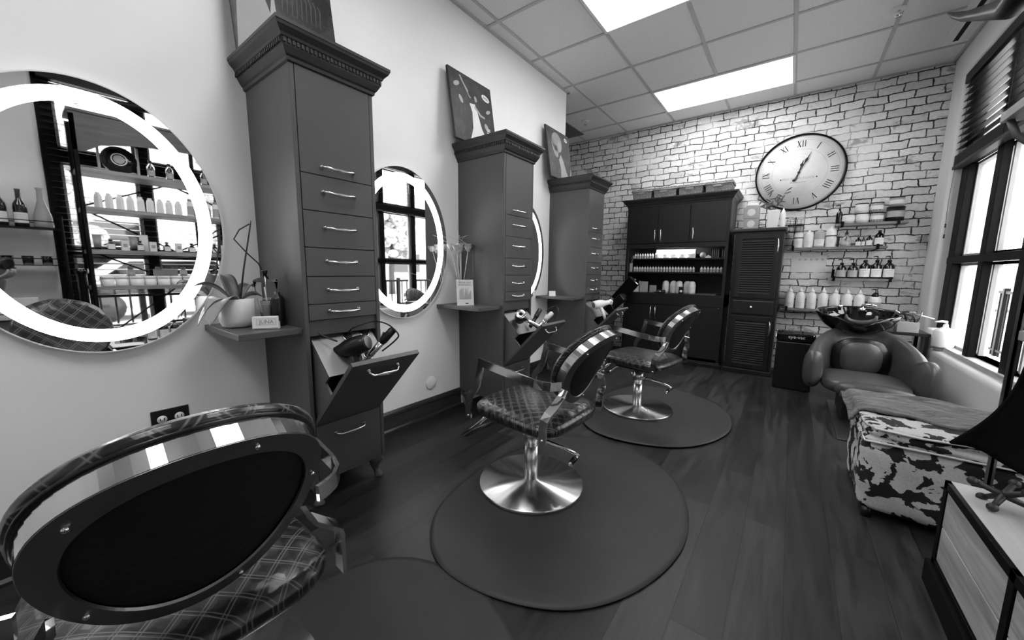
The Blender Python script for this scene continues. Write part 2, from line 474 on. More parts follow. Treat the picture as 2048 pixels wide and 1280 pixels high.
# baseboards
def baseboard(name, y0, y1):
    p = [(0, 0), (.030, 0), (.030, .012), (.018, .022), (.016, .105), (.022, .112), (.020, .128), (.008, .142), (0, .142)]
    m = MB(); m.prism(p, y0, y1, Matrix(((1,0,0,0),(0,0,1,0),(0,1,0,0),(0,0,0,1))))
    struct(m.obj(name, 'dark_trim_wood'), 'dark wooden baseboard along the painted wall')
for i, (a, b) in enumerate(((-3, .725), (1.095, 2.100), (2.470, 3.446), (3.815, 3.74))):
    if b > a: baseboard('baseboard_left' if i == 0 else 'baseboard_left_%d' % (i+1), a, b)

# windows
def window(n, y0, y1, mull, lbl):
    m = MB(); fx = 3.17
    m.box(fx, fx+.05, y1-.14, y1, SILL, HEAD); m.box(fx, fx+.05, y0, y0+.10, SILL, HEAD)
    m.box(fx, fx+.05, y0, y1, HEAD-.08, HEAD); m.box(fx+.005, fx+.05, y0, y1, 2.0, 2.12)
    t = struct(m.obj('window_%d' % n, 'window_black', bevel=.004), lbl)
    mb = MB()
    for y in mull: mb.box(fx, fx+.045, y-.045, y+.045, SILL, HEAD)
    mb.obj('mullion', 'window_black', t, bevel=.004)
    box(fx-.004, fx+.05, y0, y1, 1.196, 1.25).obj('transom', 'window_black', t, bevel=.004)
    box(fx-.02, fx+.12, y0, y1, SILL-.02, SILL+.035).obj('window_sill', 'plank_wood', t, bevel=.004)
    s = MB(); edges = [y0+.10] + [v for y in mull for v in (y-.045, y+.045)] + [y1-.14]
    for i in range(0, len(edges), 2):
        a, b = edges[i], edges[i+1]
        for z0, z1 in ((SILL+.035, 1.196), (1.25, 2.0), (2.12, HEAD-.08)):
            s.box(fx+.05, fx+.09, a-.005, a+.02, z0, z1); s.box(fx+.05, fx+.09, b-.02, b+.005, z0, z1)
            s.box(fx+.05, fx+.09, a, b, z0, z0+.02); s.box(fx+.05, fx+.09, a, b, z1-.02, z1)
    s.obj('window_frame', 'label_grey', t)  # grey glass stops: daylight on their edges is put into the colour
    box(fx+.068, fx+.072, y0, y1, SILL+.03, HEAD).obj('pane', 'window_glass', t)
window(1, 2.93, 4.87, [4.145, 3.535], 'black framed window beyond the shampoo chair')
window(2, .24, 2.12, [1.49, .87], 'black framed window behind the product rack')

def blinds(y0, y1, zbot, label, stack):
    t = thing('wooden_blind', label, 'blinds', (3.115, y0, 0))
    L = y1-y0
    box(-.012, .05, 0, L, 2.655, 2.73).obj('valance', 'slat_wood', t, bevel=.004)
    n = 0; z = 2.63
    m = MB()
    while z > zbot+.11:
        m.box(-.024, .024, .004, L-.004, -.0015, .0015, T(.02, 0, z) @ R('Y', -.22)); z -= .054; n += 1
    m.obj('slat', 'slat_wood', t)['kind'] = 'stuff'
    m = MB()
    for k in range(stack): m.box(-.005, .045, .003, L-.003, zbot+.03+k*.0075, zbot+.0345+k*.0075)
    m.box(-.008, .048, 0, L, zbot, zbot+.025); m.obj('bottom_rail', 'slat_wood', t, bevel=.002)
    m = MB()
    for yy in (.12, L/2, L-.12):
        m.tube([(.046, yy, zbot), (.046, yy, 2.66)], .0012, 5); m.tube([(-.006, yy, zbot), (-.006, yy, 2.66)], .0012, 5)
    m.obj('ladder_cord', 'slat_wood', t)
    return t
b1 = blinds(2.96, 4.855, 1.98, 'dark wooden blind drawn halfway up over the window by the shampoo chair', 11)
cd = MB().tube([(0,1.855,2.0),(-.005,1.86,1.7),(0,1.86,1.53)], .0015, 5)
cd.lathe([(.003,0),(.007,.006),(.004,.018),(.007,.028),(.003,.034)], 10, T(0,1.86,1.50)); cd.lathe([(.003,0),(.007,.006),(.004,.018),(.007,.028),(.003,.034)], 10, T(0.0,1.85,1.41))
cd.tube([(0,1.852,1.53),(0,1.85,1.44)], .001, 5); cd.obj('pull_cord', 'black_plastic', b1)
blinds(.27, 2.09, .80, 'dark wooden blind lowered over the window behind the product rack', 6)

# ------------------------------------------------------------ outside
OUT = box(3.45, 45, -30, 45, -.25, -.12).obj('outdoor_paving', 'outside_ground'); struct(OUT, 'pale paving outside the windows'); OUT['kind'] = 'structure'
t = thing('iron_railing', 'black iron railing with upright bars outside the windows', 'railing', (4.7, -5, -.15))
m = MB(); m.box(-.02, .02, 0, 24, .98, 1.02); m.box(-.02, .02, 0, 24, .10, .13); m.obj('rail', 'window_black', t)
m = MB()
for k in range(184): m.box(-.009, .009, k*.13, k*.13+.020, 0, .99)
q = m.obj('baluster', 'window_black', t); q['kind'] = 'stuff'
m = MB()
for k in range(13): m.box(-.03, .03, k*1.98, k*1.98+.06, 0, 1.06)
m.obj('post', 'window_black', t)
def car(x, y, rz, lbl):
    t = thing('car', lbl, 'car', (x, y, -.12), rz, 'cars parked across the street')
    body = [(-2.2,.35),(-2.25,.75),(-1.6,.9),(-1.0,1.38),(.6,1.42),(1.3,.95),(2.1,.82),(2.25,.4),(2.1,.28),(-2.1,.28)]
    MB().prism(body, -.85, .85, R('X', PI/2)).obj('car_body', 'car_paint', t, bevel=.06)
    gl = [(-1.45,.92),(-.95,1.32),(.55,1.36),(1.15,.96)]
    MB().prism(gl, -.87, .87, R('X', PI/2)).obj('side_window', 'black_gloss', t)
    for a in (-1.4, 1.4):
        for b in (-.8, .8): MB().cyl(.32, -.1, .1, 20, T(a, b, .32) @ R('X', PI/2)).obj('wheel', 'black_plastic', t)
car(8.6, 19.5, PI/2+.2, 'grey parked car seen through the window by the shampoo chair'); car(10.5, 2.5, PI/2, 'grey parked car beyond the railing behind the product rack')
def tree(x, y, h, lbl):
    t = thing('tree', lbl, 'tree', (x, y, -.15), 0, 'trees across the street')
    MB().tube([(0,0,0),(.05,.03,h*.3),(0,.1,h*.6)], [.16,.12,.07], 10).obj('trunk', 'stem', t)
    m = MB(); r = random.Random(int(x*13+y*7))
    for k in range(90):
        a = r.uniform(0, 2*PI); rad = r.uniform(.2, 1)*h*.30; z = h*.38 + r.uniform(0, 1)*h*.55
        s = r.uniform(.10, .22)*h*.4
        m.ell((rad*math.cos(a), rad*math.sin(a), z), (s, s*.9, s*.7), None, 8, 6)
    m.obj('crown', 'tree_leaves', t)
for i, (x, y, h) in enumerate(((14, 17, 5.2), (13.5, 11, 4.4), (14.5, 5.5, 5.5), (13, 0, 5.0), (17, 24, 6))):
    tree(x, y, h, ['leafy tree across the street, second farthest', 'low leafy tree behind the parked car seen past the shampoo chair', 'tall leafy tree across the street opposite the middle mirror', 'leafy tree across the street opposite the nearest mirror', 'tallest leafy tree at the far end of the street'][i])
t = thing('street_building', 'long pale building across the street', 'building', (20, -15, -.12))
box(0, 8, 0, 50, 0, 6).obj('building_wall', 'concrete_light', t); box(-.3, 8, -.3, 50.3, 6, 6.4).obj('roof', 'concrete_light', t)
for k in range(10): box(-.05, .02, 2+k*4.8, 4.2+k*4.8, 1, 3).obj('window', 'black_gloss', t)

# ------------------------------------------------------------ styling towers
TW, TD = .365, .448
def handle_mb(L=.14, r=.0055, out=.03):
    m = MB(); h = L/2
    m.tube([(0, -h, 0), (out*.6, -h*.98, -.002), (out, -h*.80, -.004), (out, -h*.45, -.006), (out, 0, -.007), (out, h*.45, -.006), (out, h*.80, -.004), (out*.6, h*.98, -.002), (0, h, 0)],
           [r*1.4, r, r, r*1.05, r*1.75, r*1.05, r, r, r*1.4], 10)
    for s in (-1, 1): m.lathe([(.009, 0), (.009, .003), (.006, .008)], 12, T(0, s*h, 0) @ R('Y', PI/2)); m.ell((.007, s*h, 0), (.007, .0075, .0075), None, 10, 8)
    return m
HM = handle_mb()
def put_handle(parent, x, y, z, rot=None):
    mt = T(x, y, z) @ (rot if rot is not None else Matrix.Identity(4))
    m = MB(); m.add(HM.v, HM.f, mt); return m.obj('handle', 'nickel', parent)
def crown(prof, D, W, ends=False):
    m = MB()
    def ring(o, z): return [(0, -o, z), (D+o, -o, z), (D+o, W+o, z), (0, W+o, z)]
    vs = []; fs = []
    for o, z in prof: vs += ring(o, z)
    for i in range(len(prof)-1):
        for k in range(4):
            k2 = (k+1) % 4; fs.append((i*4+k, i*4+k2, i*4+4+k2, i*4+4+k))
    n = len(prof); fs.append((3,2,1,0)); fs.append(tuple(n*4-4+k for k in range(4)))
    m.add(vs, fs, None, False); return m
def tower(y0, label):
    t = thing('styling_tower', label, 'cabinet', (0, y0, 0), 0, 'tall grey styling towers along the mirror wall')
    m = MB()
    m.box(.001, TD, 0, .018, .118, 1.93); m.box(.001, TD, TW-.018, TW, .118, 1.93); m.box(.001, .012, .018, TW-.018, .118, 1.93)
    m.box(.001, TD, 0, TW, 1.928, 1.945); m.box(.001, TD, .018, TW-.018, .118, .132); m.box(.012, TD-.004, .018, TW-.018, .388, .396)
    m.box(.012, TD-.012, .018, TW-.018, .80, .868)
    m.obj('carcass', 'cabinet_grey', t, bevel=.0015)
    box(.02, TD-.025, .019, TW-.019, .87, 1.927).obj('gap_shade_fill', 'black_gap', t)  # dark fill block stands in for the shade in the drawer gaps
    zs = [(1.493, 1.927, 'door', 1.527, 'cabinet_door'), (1.342, 1.490, 'drawer', 1.424, 0), (1.187, 1.339, 'drawer', 1.274, 0), (1.063, 1.184, 'drawer', 1.130, 0), (.942, 1.060, 'drawer', 1.005, 0), (.871, .939, 'drawer', .910, 0), (.134, .386, 'drawer', .334, 0)]
    for a, b, nm, hz, _ in zs:
        d = box(TD-.019, TD+.001, .0205, TW-.0205, a, b).obj('door' if nm == 'door' else 'drawer', 'cabinet_grey', t, bevel=.0015)
        put_handle(d, TD+.001, .178, hz)
    # crown moulding with dentils
    c = crown([(.001, 1.900), (.008, 1.904), (.010, 1.916), (.016, 1.922), (.028, 1.943), (.030, 1.949), (.030, 1.968), (.036, 1.971), (.040, 1.980), (.056, 1.998), (.060, 2.008), (.062, 2.010), (.062, 2.022), (.060, 2.022)], TD, TW).obj('crown_moulding', 'crown_dark', t)
    dm = MB()
    k = .0
    while k < TD+.03: dm.box(k, k+.009, -.037, -.029, 1.951, 1.966); dm.box(k, k+.009, TW+.029, TW+.037, 1.951, 1.966); k += .0165
    k = -.028
    while k < TW+.03: dm.box(TD+.029, TD+.037, k, k+.009, 1.951, 1.966); k += .0165
    dm.obj('dentil_band', 'crown_dark', c)
    # open tilt-out bin
    A = T(TD, 0, .392) @ R('Y', PI/4)
    p = box(-.020, 0, .0205, TW-.0205, 0, .465, A).obj('tilt_out_bin', 'cabinet_grey', t, bevel=.0015)
    put_handle(p, 0, 0, 0).data.transform(A @ T(0, .178, .415))
    sp = [(.445, .400), (.590, .545), (.530, .604), (.560, .634), (.370, .824), (.345, .800), (.345, .400)]
    MB().prism(sp, -.335, -.325, R('X', PI/2)).obj('bin_side', 'cabinet_inner', p); MB().prism(sp, -.042, -.032, R('X', PI/2)).obj('bin_side', 'cabinet_inner', p)
    tr = MB(); B = T(.565, 0, .640) @ R('Y', -PI/4)     # local: -x goes back and up
    tr.box(-.285, 0, .033, TW-.033, -.004, .0, B @ R('Y', PI/2) @ R('Y', -PI/2) if False else T(.565, 0, .640) @ R('Y', PI/4))
    tr.obj('tool_tray', 'tray_steel', p)
    hm = MB(); rm = MB(); BB = T(.565, 0, .640) @ R('Y', PI/4)
    for hx, hy in ((-.19, .20), (-.07, .25), (-.20, .29)):
        hm.cyl(.021, .0002, .0012, 20, BB @ T(hx, hy, 0)); rm.lathe([(.021, .0), (.024, .0), (.024, .003), (.021, .003)], 20, BB @ T(hx, hy, 0), cap=False)
    hm.obj('tool_hole_shade', 'black_gap', p); rm.obj('hole_rim', 'nickel', p)  # dark discs on the tray stand for the shade inside its holes
    for x, y, sy in ((.405, .035, -1), (.405, TW-.035, 1), (.05, .035, -1), (.05, TW-.035, 1)):
        sx = 1 if x > .2 else 0
        MB().tube([(x, y, .118), (x, y, .104), (x+.006*sx, y+.004*sy, .09), (x-.002*sx, y, .062), (x+.004*sx, y+.002*sy, .034), (x+.014*sx, y+.008*sy, .014), (x+.018*sx, y+.01*sy, .004), (x+.018*sx, y+.01*sy, 0)],
                  [.030, .036, .037, .024, .0135, .020, .025, .022], 14).obj('leg', 'cabinet_grey', t)
    box(.001, .425, -.235, 0, .815, .84).obj('side_shelf', 'cabinet_grey', t, bevel=.002)
    return t
YT = [.727, 2.102, 3.448]
tw = tower(YT[0], 'tall grey styling tower nearest the camera, orchid on its side shelf')
dup(tw, (0, YT[1], 0), 0, 'middle tall grey styling tower, dried flowers on its side shelf')
dup(tw, (0, YT[2], 0), 0, 'tall grey styling tower farthest from the camera, small white sign on its side shelf')

# pictures on top of the towers
def poster(y, kind, label):
    t = thing('canvas_print', label, 'picture', (.13, y, 2.023), 0, 'fashion pictures leaning on top of the towers')
    A = R('Y', -.16)
    W, H = .46, .50
    MB().box(-.018, 0, 0, W, 0, H, A).obj('canvas', 'ink' if kind != 0 else 'ink', t)
    F = A @ T(.0012, 0, 0) @ Matrix(((0,0,1,0),(1,0,0,0),(0,1,0,0),(0,0,0,1)))       # 2D (u,v) -> picture plane
    def patch(nm, poly, m, lift=0.0): MB().prism(poly, lift, lift+.0006, F).obj(nm, m, t)
    def blob(cx, cy, rx, ry, n=18, rot=0): return [(cx+rx*math.cos(a)*math.cos(rot)-ry*math.sin(a)*math.sin(rot), cy+rx*math.cos(a)*math.sin(rot)+ry*math.sin(a)*math.cos(rot)) for a in [2*PI*k/n for k in range(n)]]
    patch('picture_print', [(.004,.004),(W-.004,.004),(W-.004,H-.004),(.004,H-.004)], 'print_dark%d' % kind, -.0006)
    if kind == 1:
        patch('dress', [(.16,.03),(.20,.12),(.21,.24),(.19,.30),(.25,.31),(.27,.25),(.30,.14),(.38,.02),(.28,.045),(.22,.02)], 'label_white')
        patch('arm', [(.20,.34),(.12,.45),(.105,.475),(.125,.475),(.145,.44),(.225,.35)], 'label_grey'); patch('arm', [(.245,.305),(.31,.25),(.35,.245),(.35,.232),(.30,.235),(.24,.28)], 'label_grey')
        patch('hair', blob(.235, .37, .05, .03, rot=-.3), 'hair_dark', .0006); patch('face', blob(.262, .352, .014, .022, rot=.2), 'label_grey', .0012)
        for cx, cy, rx, ry in ((.07,.40,.035,.016),(.10,.30,.016,.03),(.40,.30,.03,.013),(.36,.17,.02,.03),(.42,.10,.016,.024)): patch('dancer', blob(cx,cy,rx,ry,rot=.5), 'label_grey')
        m = MB()
        for k in range(10): m.prism([(.33+.004*k,.03+.014*k),(.40,.035+.014*k),(.40,.041+.014*k),(.33+.004*k,.036+.014*k)], 0, .0012, F)
        m.obj('stripe', 'label_white', t)
        patch('badge', blob(.385, .40, .045, .024, rot=-.2), 'label_white'); text('badge_text', 'JUNA', .022, 'ink', t, F @ T(.385, .40, .001) @ R('Z', -.2))
    elif kind == 2:
        patch('body', [(.20,.0),(.22,.10),(.20,.20),(.245,.26),(.29,.20),(.33,.10),(.38,.03),(.42,.10),(.43,.16),(.44,.12),(.42,.02),(.38,.0)], 'label_grey')
        patch('hair', blob(.19, .37, .10, .10), 'pale_ink'); patch('hair', blob(.14, .30, .05, .09, rot=.4), 'pale_ink'); patch('face', blob(.235, .34, .035, .055, rot=.1), 'label_grey', .0006)
        patch('badge', blob(.385, .44, .032, .020, rot=-.2), 'label_white'); text('badge_text', 'JUNA', .015, 'ink', t, F @ T(.385, .44, .001) @ R('Z', -.2))
    else:
        patch('shoulder', [(.004,.004),(.02,.20),(.05,.33),(.115,.36),(.155,.22),(.135,.10),(.10,.004)], 'pale_ink')
        patch('gown', [(.155,.08),(.150,.20),(.165,.30),(.178,.30),(.180,.22),(.20,.14),(.185,.09)], 'label_grey', .0006)
        for k in range(9):
            x0 = .205+.022*k; patch('hair_strand', [(x0,.46-.01*k),(x0+.010,.36),(x0+.004,.27),(x0+.007,.27),(x0+.016,.36),(x0+.006,.46-.01*k)], 'hair_strand')
        patch('highlight', [(.375,.06),(.365,.10),(.385,.15),(.398,.09)], 'label_grey')
    return t
for k, lo, hi in ((0, .003, .05), (1, .003, .035), (2, .02, .07)):
    g = G('print_dark%d' % k); f, _ = g.noise(g.obj(), 7, 6, .65, 2.5)
    g.l(g.rng(f, .45, .75, lo, hi), g.b.inputs['Base Color']); g.b.inputs['Roughness'].default_value = .5
poster(.665, 0, 'dark fashion photograph canvas on the nearest tower, its top cut off by the photo')
poster(1.955, 1, 'dark canvas of a woman in a long white dress, on the middle tower')
poster(3.25, 2, 'canvas portrait of a curly haired woman looking over her shoulder, on the farthest tower')

# round lit mirrors
def mirror(y, label):
    t = thing('oval_mirror', label, 'mirror', (0, y, 1.262), 0, 'oval lit mirrors on the wall')
    def band(i0, i1, x0, x1):      # elliptical band between two insets, standing from x0 to x1
        m = MB(); N = 96; pr = [(i0, x0), (i0, x1), (i1, x1), (i1, x0)]; vs = []; fs = []
        for k in range(N):
            a = 2*PI*k/N
            for i, x in pr: vs.append((x, (.383-i)*math.cos(a), (.493-i)*math.sin(a)))
        for k in range(N):
            k2 = (k+1) % N
            for j in range(4): fs.append((k*4+j, k2*4+j, k2*4+(j+1)%4, k*4+(j+1)%4))
        return m.add(vs, fs, None, False)
    def disc(i0, x):
        N = 96; return MB().add([(x, (.383-i0)*math.cos(2*PI*k/N), (.493-i0)*math.sin(2*PI*k/N)) for k in range(N)], [tuple(range(N))], None, False)
    band(0, .004, .002, .0315).obj('rim', 'white_plastic', t)  # white stands in for the glow of the frosted mirror edge
    d = disc(.0895, .0300).obj('mirror_glass', 'mirror_silver', t)
    band(.004, .0415, .004, .0302).obj('mirror_border', 'mirror_silver', t)
    band(.0415, .0895, .004, .0312).obj('light_ring', 'ring_glow', t)
    disc(.12, .003).obj('backing', 'satin_steel', t)
mirror(.203, 'oval wall mirror with a glowing ring nearest the camera, cut by the left edge')
mirror(1.572, 'oval wall mirror with a glowing ring between the nearest and middle towers')
mirror(2.925, 'oval wall mirror with a glowing ring mostly hidden behind the middle tower')

# wall outlet and cap
t = thing('wall_outlet', 'black four gang power outlet low on the painted wall', 'outlet', (0, .345, .43))
box(.001, .007, -.062, .062, -.062, .062).obj('outlet_plate', 'black_plastic', t, bevel=.002)
for a in (-.028, .028):
    for b in (-.021, .021):
        q = MB().cyl(.0165, .007, .0095, 20, T(0, a, b) @ R('Y', PI/2)).obj('socket', 'white_plastic', t)
        MB().box(.0095, .0098, a-.008, a-.005, b-.006, b+.006).box(.0095, .0098, a+.005, a+.008, b-.006, b+.006).obj('socket_slot', 'black_gap', q)
MB().tube([(.012,-.02,-.015),(.03,-.018,-.02),(.035,.0,-.10),(.02,.01,-.3),(.03,.0,-.42)], .004, 8).obj('plug_cord', 'black_plastic', t)
t = thing('blank_cap', 'round white blank cap low on the wall below the second mirror', 'wall cap', (0, 1.80, .253)); MB().lathe([(0,.012),(.045,.012),(.05,.006),(.05,.001)], 32, R('Y', PI/2), True, False).obj('cover', 'wall_paint', t)

# ------------------------------------------------------------ styling chairs
def styling_chair(x, y, yaw, lift, label, zz=.008, bk=(.330, .48, .168, .188, .650)):
    t = thing('styling_chair', label, 'chair', (x, y, zz), yaw, 'quilted styling chairs facing the mirrors')
    z0 = -.008
    # base disc and column
    MB().lathe([(.0, z0), (.262, z0), (.265, z0+.004), (.265, z0+.014), (.262, z0+.017), (.05, z0+.024), (.036, z0+.03), (.0, z0+.03)], 64, None, True, False).obj('base_plate', 'brushed_steel', t)
    MB().cyl(.0335, z0+.02, .20, 32).cyl(.0365, .20, .30+lift, 32).obj('column', 'column_steel', t)
    # seat
    def seatf(u, v):
        a = 2*PI*u; c, s = math.cos(a), math.sin(a)
        ex = .42; sx = math.copysign(abs(c)**ex, c); sy = math.copysign(abs(s)**ex, s)
        lv = [(0, .062), (.35, .061), (.62, .057), (.84, .046), (.95, .034), (1.0, .018), (1.0, .0), (.97, -.016), (.90, -.022), (0, -.022)]
        k = v*(len(lv)-1); i = min(int(k+1e-6), len(lv)-2); fr = k-i
        rr = lv[i][0]*(1-fr)+lv[i+1][0]*fr; zz = lv[i][1]*(1-fr)+lv[i+1][1]*fr
        return (-.018+.250*sx*rr, .236*sy*rr*(1-.06*sx*rr), .392+lift+zz+.006*(c*rr))
    m = MB().grid(seatf, 64, 28, True); m.obj('seat', 'quilted_seat_leather', t)
    box(-.16, .12, -.15, .15, .335+lift, .372+lift).obj('seat_mount', 'black_plastic', t, bevel=.01)
    # backrest: oval ring, tilted
    d, tl, a0, b0, zc = bk
    def bp(uu, vv, ww):
        fwd = 1.3*uu*uu + ww
        return (-d - vv*math.sin(tl) + fwd*math.cos(tl), uu, zc + vv*math.cos(tl) + fwd*math.sin(tl))
    N = 72
    def ringf(prof):
        def fn(u, v):
            a = 2*PI*u; k = v*(len(prof)-1); i = min(int(k+1e-6), len(prof)-2); fr = k-i
            s = prof[i][0]*(1-fr)+prof[i+1][0]*fr; w = prof[i][1]*(1-fr)+prof[i+1][1]*fr
            return bp(math.cos(a)*(a0+s), math.sin(a)*(b0+s), w)
        return fn
    MB().grid(ringf([(0, .0), (0, .036), (-.012, .036), (-.012, .0), (0, .0)]), N, 5, True, smooth=False).obj('chrome_band', 'chrome', t)
    MB().grid(ringf([(-.001, -.0015), (-.034, -.0015), (-.036, .003), (-.001, .003), (-.001, -.0015)]), N, 5, True, smooth=False).obj('rear_trim', 'satin_steel', t)
    def bf(u, v):
        a = 2*PI*u; rr = v; return bp(math.cos(a)*(a0-.036)*rr, math.sin(a)*(b0-.036)*rr, .006-.004*(1-rr*rr))
    MB().grid(bf, N, 8, True).obj('rear_panel', 'back_cloth', t)
    prof = [(-.008, .030), (.000, .036), (.008, .043), (.010, .052), (.004, .063), (-.018, .073), (-.06, .080), (-.11, .084), (-a0, .085)]
    def cf(u, v):
        a = 2*PI*u; k = v*(len(prof)-1); i = min(int(k+1e-6), len(prof)-2); fr = k-i
        s = prof[i][0]*(1-fr)+prof[i+1][0]*fr; w = prof[i][1]*(1-fr)+prof[i+1][1]*fr
        q = max(0, (a0+s)/a0); return bp(math.cos(a)*a0*q, math.sin(a)*b0*q, w)
    cu = MB().grid(cf, N, 33, True).obj('back_cushion', 'quilted_back_leather', t)
    MB().tube([bp(math.cos(2*PI*k/48)*(a0+.001), math.sin(2*PI*k/48)*(b0+.001), .040) for k in range(48)], .005, 8, True).obj('piping', 'black_leather', cu)
    for k in range(5):
        a = PI/2 + 2*PI*k/5+.3
        c = bp(math.cos(a)*(a0-.018), math.sin(a)*(b0-.018), -.003); MB().ell(c, (.0045,)*3, None, 10, 8).obj('screw', 'chrome', t)
    # armrests: one flat chrome bar per side
    for s in (1, -1):
        L = lambda x, y, z: (x, s*y, z+lift)
        sm = []
        P = [(.185,.262,.372),(.187,.262,.42),(.183,.262,.465),(.170,.262,.492),(.146,.262,.520),(.126,.262,.552),(.116,.262,.59),(.106,.262,.63),(.100,.262,.655)]
        MB().strip([L(*p) for p in P], (1, 0, 0), .034, .009).obj('arm_post', 'chrome', t)
        Q = [(.118,.262,.660),(.03,.264,.650),(-.06,.266,.640),(-.14,.266,.630),(-.20,.264,.623),(-.24,.255,.618),(-.262,.238,.615),(-.275,.215,.613),(-.283,.192,.612)]
        MB().strip([L(*p) for p in Q], (0, 0, 1), .036, .009).obj('arm_rail', 'chrome', t)
        W = [(-.283,.165,.590),(-.280,.180,.560),(-.270,.215,.525),(-.258,.240,.500),(-.246,.250,.470),(-.240,.252,.43),(-.240,.252,.372)]
        MB().strip([L(*p) for p in W], (1, 0, .2), .036, .009).obj('back_bracket', 'chrome', t)
        for q in ((.185,.267,.385), (-.240,.257,.385)): MB().ell(L(*q), (.006, .004, .006), None, 10, 6).obj('bolt', 'nickel', t)
    # footrest and pump lever
    fr = MB().tube([(.16,-.15,.36+lift),(.22,-.155,.30+lift),(.34,-.16,.20+lift),(.355,-.15,.19+lift),(.355,.15,.19+lift),(.34,.16,.20+lift),(.22,.155,.30+lift),(.16,.15,.36+lift)], .0085, 10)
    fr.obj('footrest', 'chrome', t); MB().tube([(.355,-.13,.19+lift),(.355,.13,.19+lift)], .015, 12).obj('footrest_grip', 'black_plastic', t)
    lv = MB().tube([(-.03,.02,.255+lift),(-.11,.03,.262+lift),(-.19,.0,.245+lift),(-.255,-.03,.215+lift)], [.010,.008,.008,.008], 10)
    lv.tube([(-.255,-.03,.215+lift),(-.245,.035,.19+lift)], [.009,.009], 10); lv.obj('pump_lever', 'chrome', t)
    MB().tube([(-.25,-.01,.208+lift),(-.246,.025,.195+lift)], .0125, 10).obj('lever_grip', 'black_plastic', t)
    MB().lathe([(.0,0),(.022,0),(.024,.004),(.022,.02),(0,.02)], 16, T(.034,.0,.262+lift) @ R('Y', PI/2), True, False).obj('lock_knob', 'nickel', t)
    return t
styling_chair(1.05, .158, 3.10, .0, 'black quilted chrome styling chair nearest the camera, seen from behind at lower left', .0145, (.356, .52, .184, .206, .668))
styling_chair(1.115, 1.497, 3.09, .0, 'middle black quilted chrome styling chair, in front of the middle tower', .0205)
styling_chair(1.203, 2.88, 2.95, .0, 'black quilted chrome styling chair farthest from the camera', .0265)

# floor mats
def smooth_closed(pts, n=12):
    out = []; N = len(pts)
    for i in range(N):
        p0, p1, p2, p3 = [V((*pts[(i+k-1) % N], 0)) for k in range(4)]
        for j in range(n):
            t = j/n; q = .5*((2*p1)+(-p0+p2)*t+(2*p0-5*p1+4*p2-p3)*t*t+(-p0+3*p1-3*p2+p3)*t**3); out.append((q.x, q.y))
    return out
def floor_mat(x, y, pts, label, z=.001):
    o = thing('floor_mat', label, 'mat', (x, y, z), 0, 'anti fatigue mats under the styling chairs')
    ring = smooth_closed([(a-x, b-y) for a, b in pts]); n = len(ring); cx = sum(p[0] for p in ring)/n; cy = sum(p[1] for p in ring)/n
    vs = []; fs = []
    steps = [(0, 0), (0, .002), (.02, .0036), (.075, .0056), (.09, .0058)]
    for k, (ins, h) in enumerate(steps):
        for px, py in ring:
            d = math.hypot(px-cx, py-cy); q = (d-ins)/d; vs.append((cx+(px-cx)*q, cy+(py-cy)*q, h))
    for k in range(len(steps)-1):
        for i in range(n):
            j = (i+1) % n; fs.append((k*n+i, k*n+j, (k+1)*n+j, (k+1)*n+i))
    fs.append(tuple((len(steps)-1)*n+i for i in range(n))); fs.append(tuple(reversed(range(n))))
    MB().add(vs, fs).obj('mat_pad', 'rubber_mat', o)
    return o
def mat_shape(bx, by, k=1.0):
    # flat side towards the mirror wall with a round lobe into the room
    P = [(-.22,-.36),(-.10,-.56),(.08,-.66),(.32,-.64),(.55,-.52),(.70,-.30),(.77,.0),(.72,.30),(.58,.54),(.34,.68),(.08,.68),(-.10,.58),(-.20,.38),(-.26,.0)]
    return [(bx+a*k, by+b*k) for a, b in P]
floor_mat(1.1, .14, mat_shape(1.06, .17), 'dark grey rounded rubber mat under the nearest styling chair', .0003)
floor_mat(1.1, 1.5, mat_shape(1.08, 1.50), 'dark grey rounded rubber mat under the middle styling chair', .0063)
floor_mat(1.2, 2.9, mat_shape(1.10, 2.90, .98), 'dark grey rounded rubber mat under the farthest styling chair', .0123)

# ------------------------------------------------------------ hair tools in the open bins
def hair_dryer(mt, body, label, trim='nickel', straight=False):
    t = thing('hair_dryer', label, 'hair dryer', mt.to_translation(), 0, 'hair dryers in the open tool bins')
    q = mt.to_3x3().to_4x4()
    # local: barrel along x (intake at -x), handle along -z
    if not straight:
        MB().lathe([(.0,-.075),(.030,-.075),(.037,-.068),(.042,-.045),(.044,-.01),(.040,.03),(.030,.06),(.024,.085),(.024,.115),(.021,.115),(.021,.07)], 28, q @ R('Y', PI/2), True, False).obj('dryer_body', body, t)
        MB().lathe([(0,-.0765),(.028,-.0765),(.031,-.074),(.031,-.066)], 24, q @ R('Y', PI/2), True, False).obj('intake_grille', trim, t)
        MB().tube([q @ V(p) for p in ((.0,0,-.03),(.008,0,-.08),(.012,0,-.13),(.010,0,-.165))], [.020,.017,.0155,.013], 12).obj('dryer_handle', body, t)
        MB().lathe([(.018,.10),(.028,.125),(.030,.15),(.024,.15),(.02,.13)], 4, q @ R('Y', PI/2) , False, False).obj('nozzle', 'black_plastic' if body != 'white_plastic' else 'white_plastic', t)
    else:
        MB().lathe([(.014,-.045),(.036,-.045),(.040,-.04),(.040,.04),(.037,.045),(.014,.045),(.014,-.045)], 28, q @ R('Y', PI/2), True, False).obj('dryer_body', body, t)
        MB().lathe([(.0145,-.046),(.035,-.047),(.038,-.044),(.038,-.038)], 28, q @ R('Y', PI/2), True, False).obj('intake_grille', trim, t)
        MB().tube([q @ V(p) for p in ((.0,0,-.036),(.0,0,-.09),(.0,0,-.15),(.0,0,-.19))], .0165, 14).obj('dryer_handle', 'nickel', t)
    return t
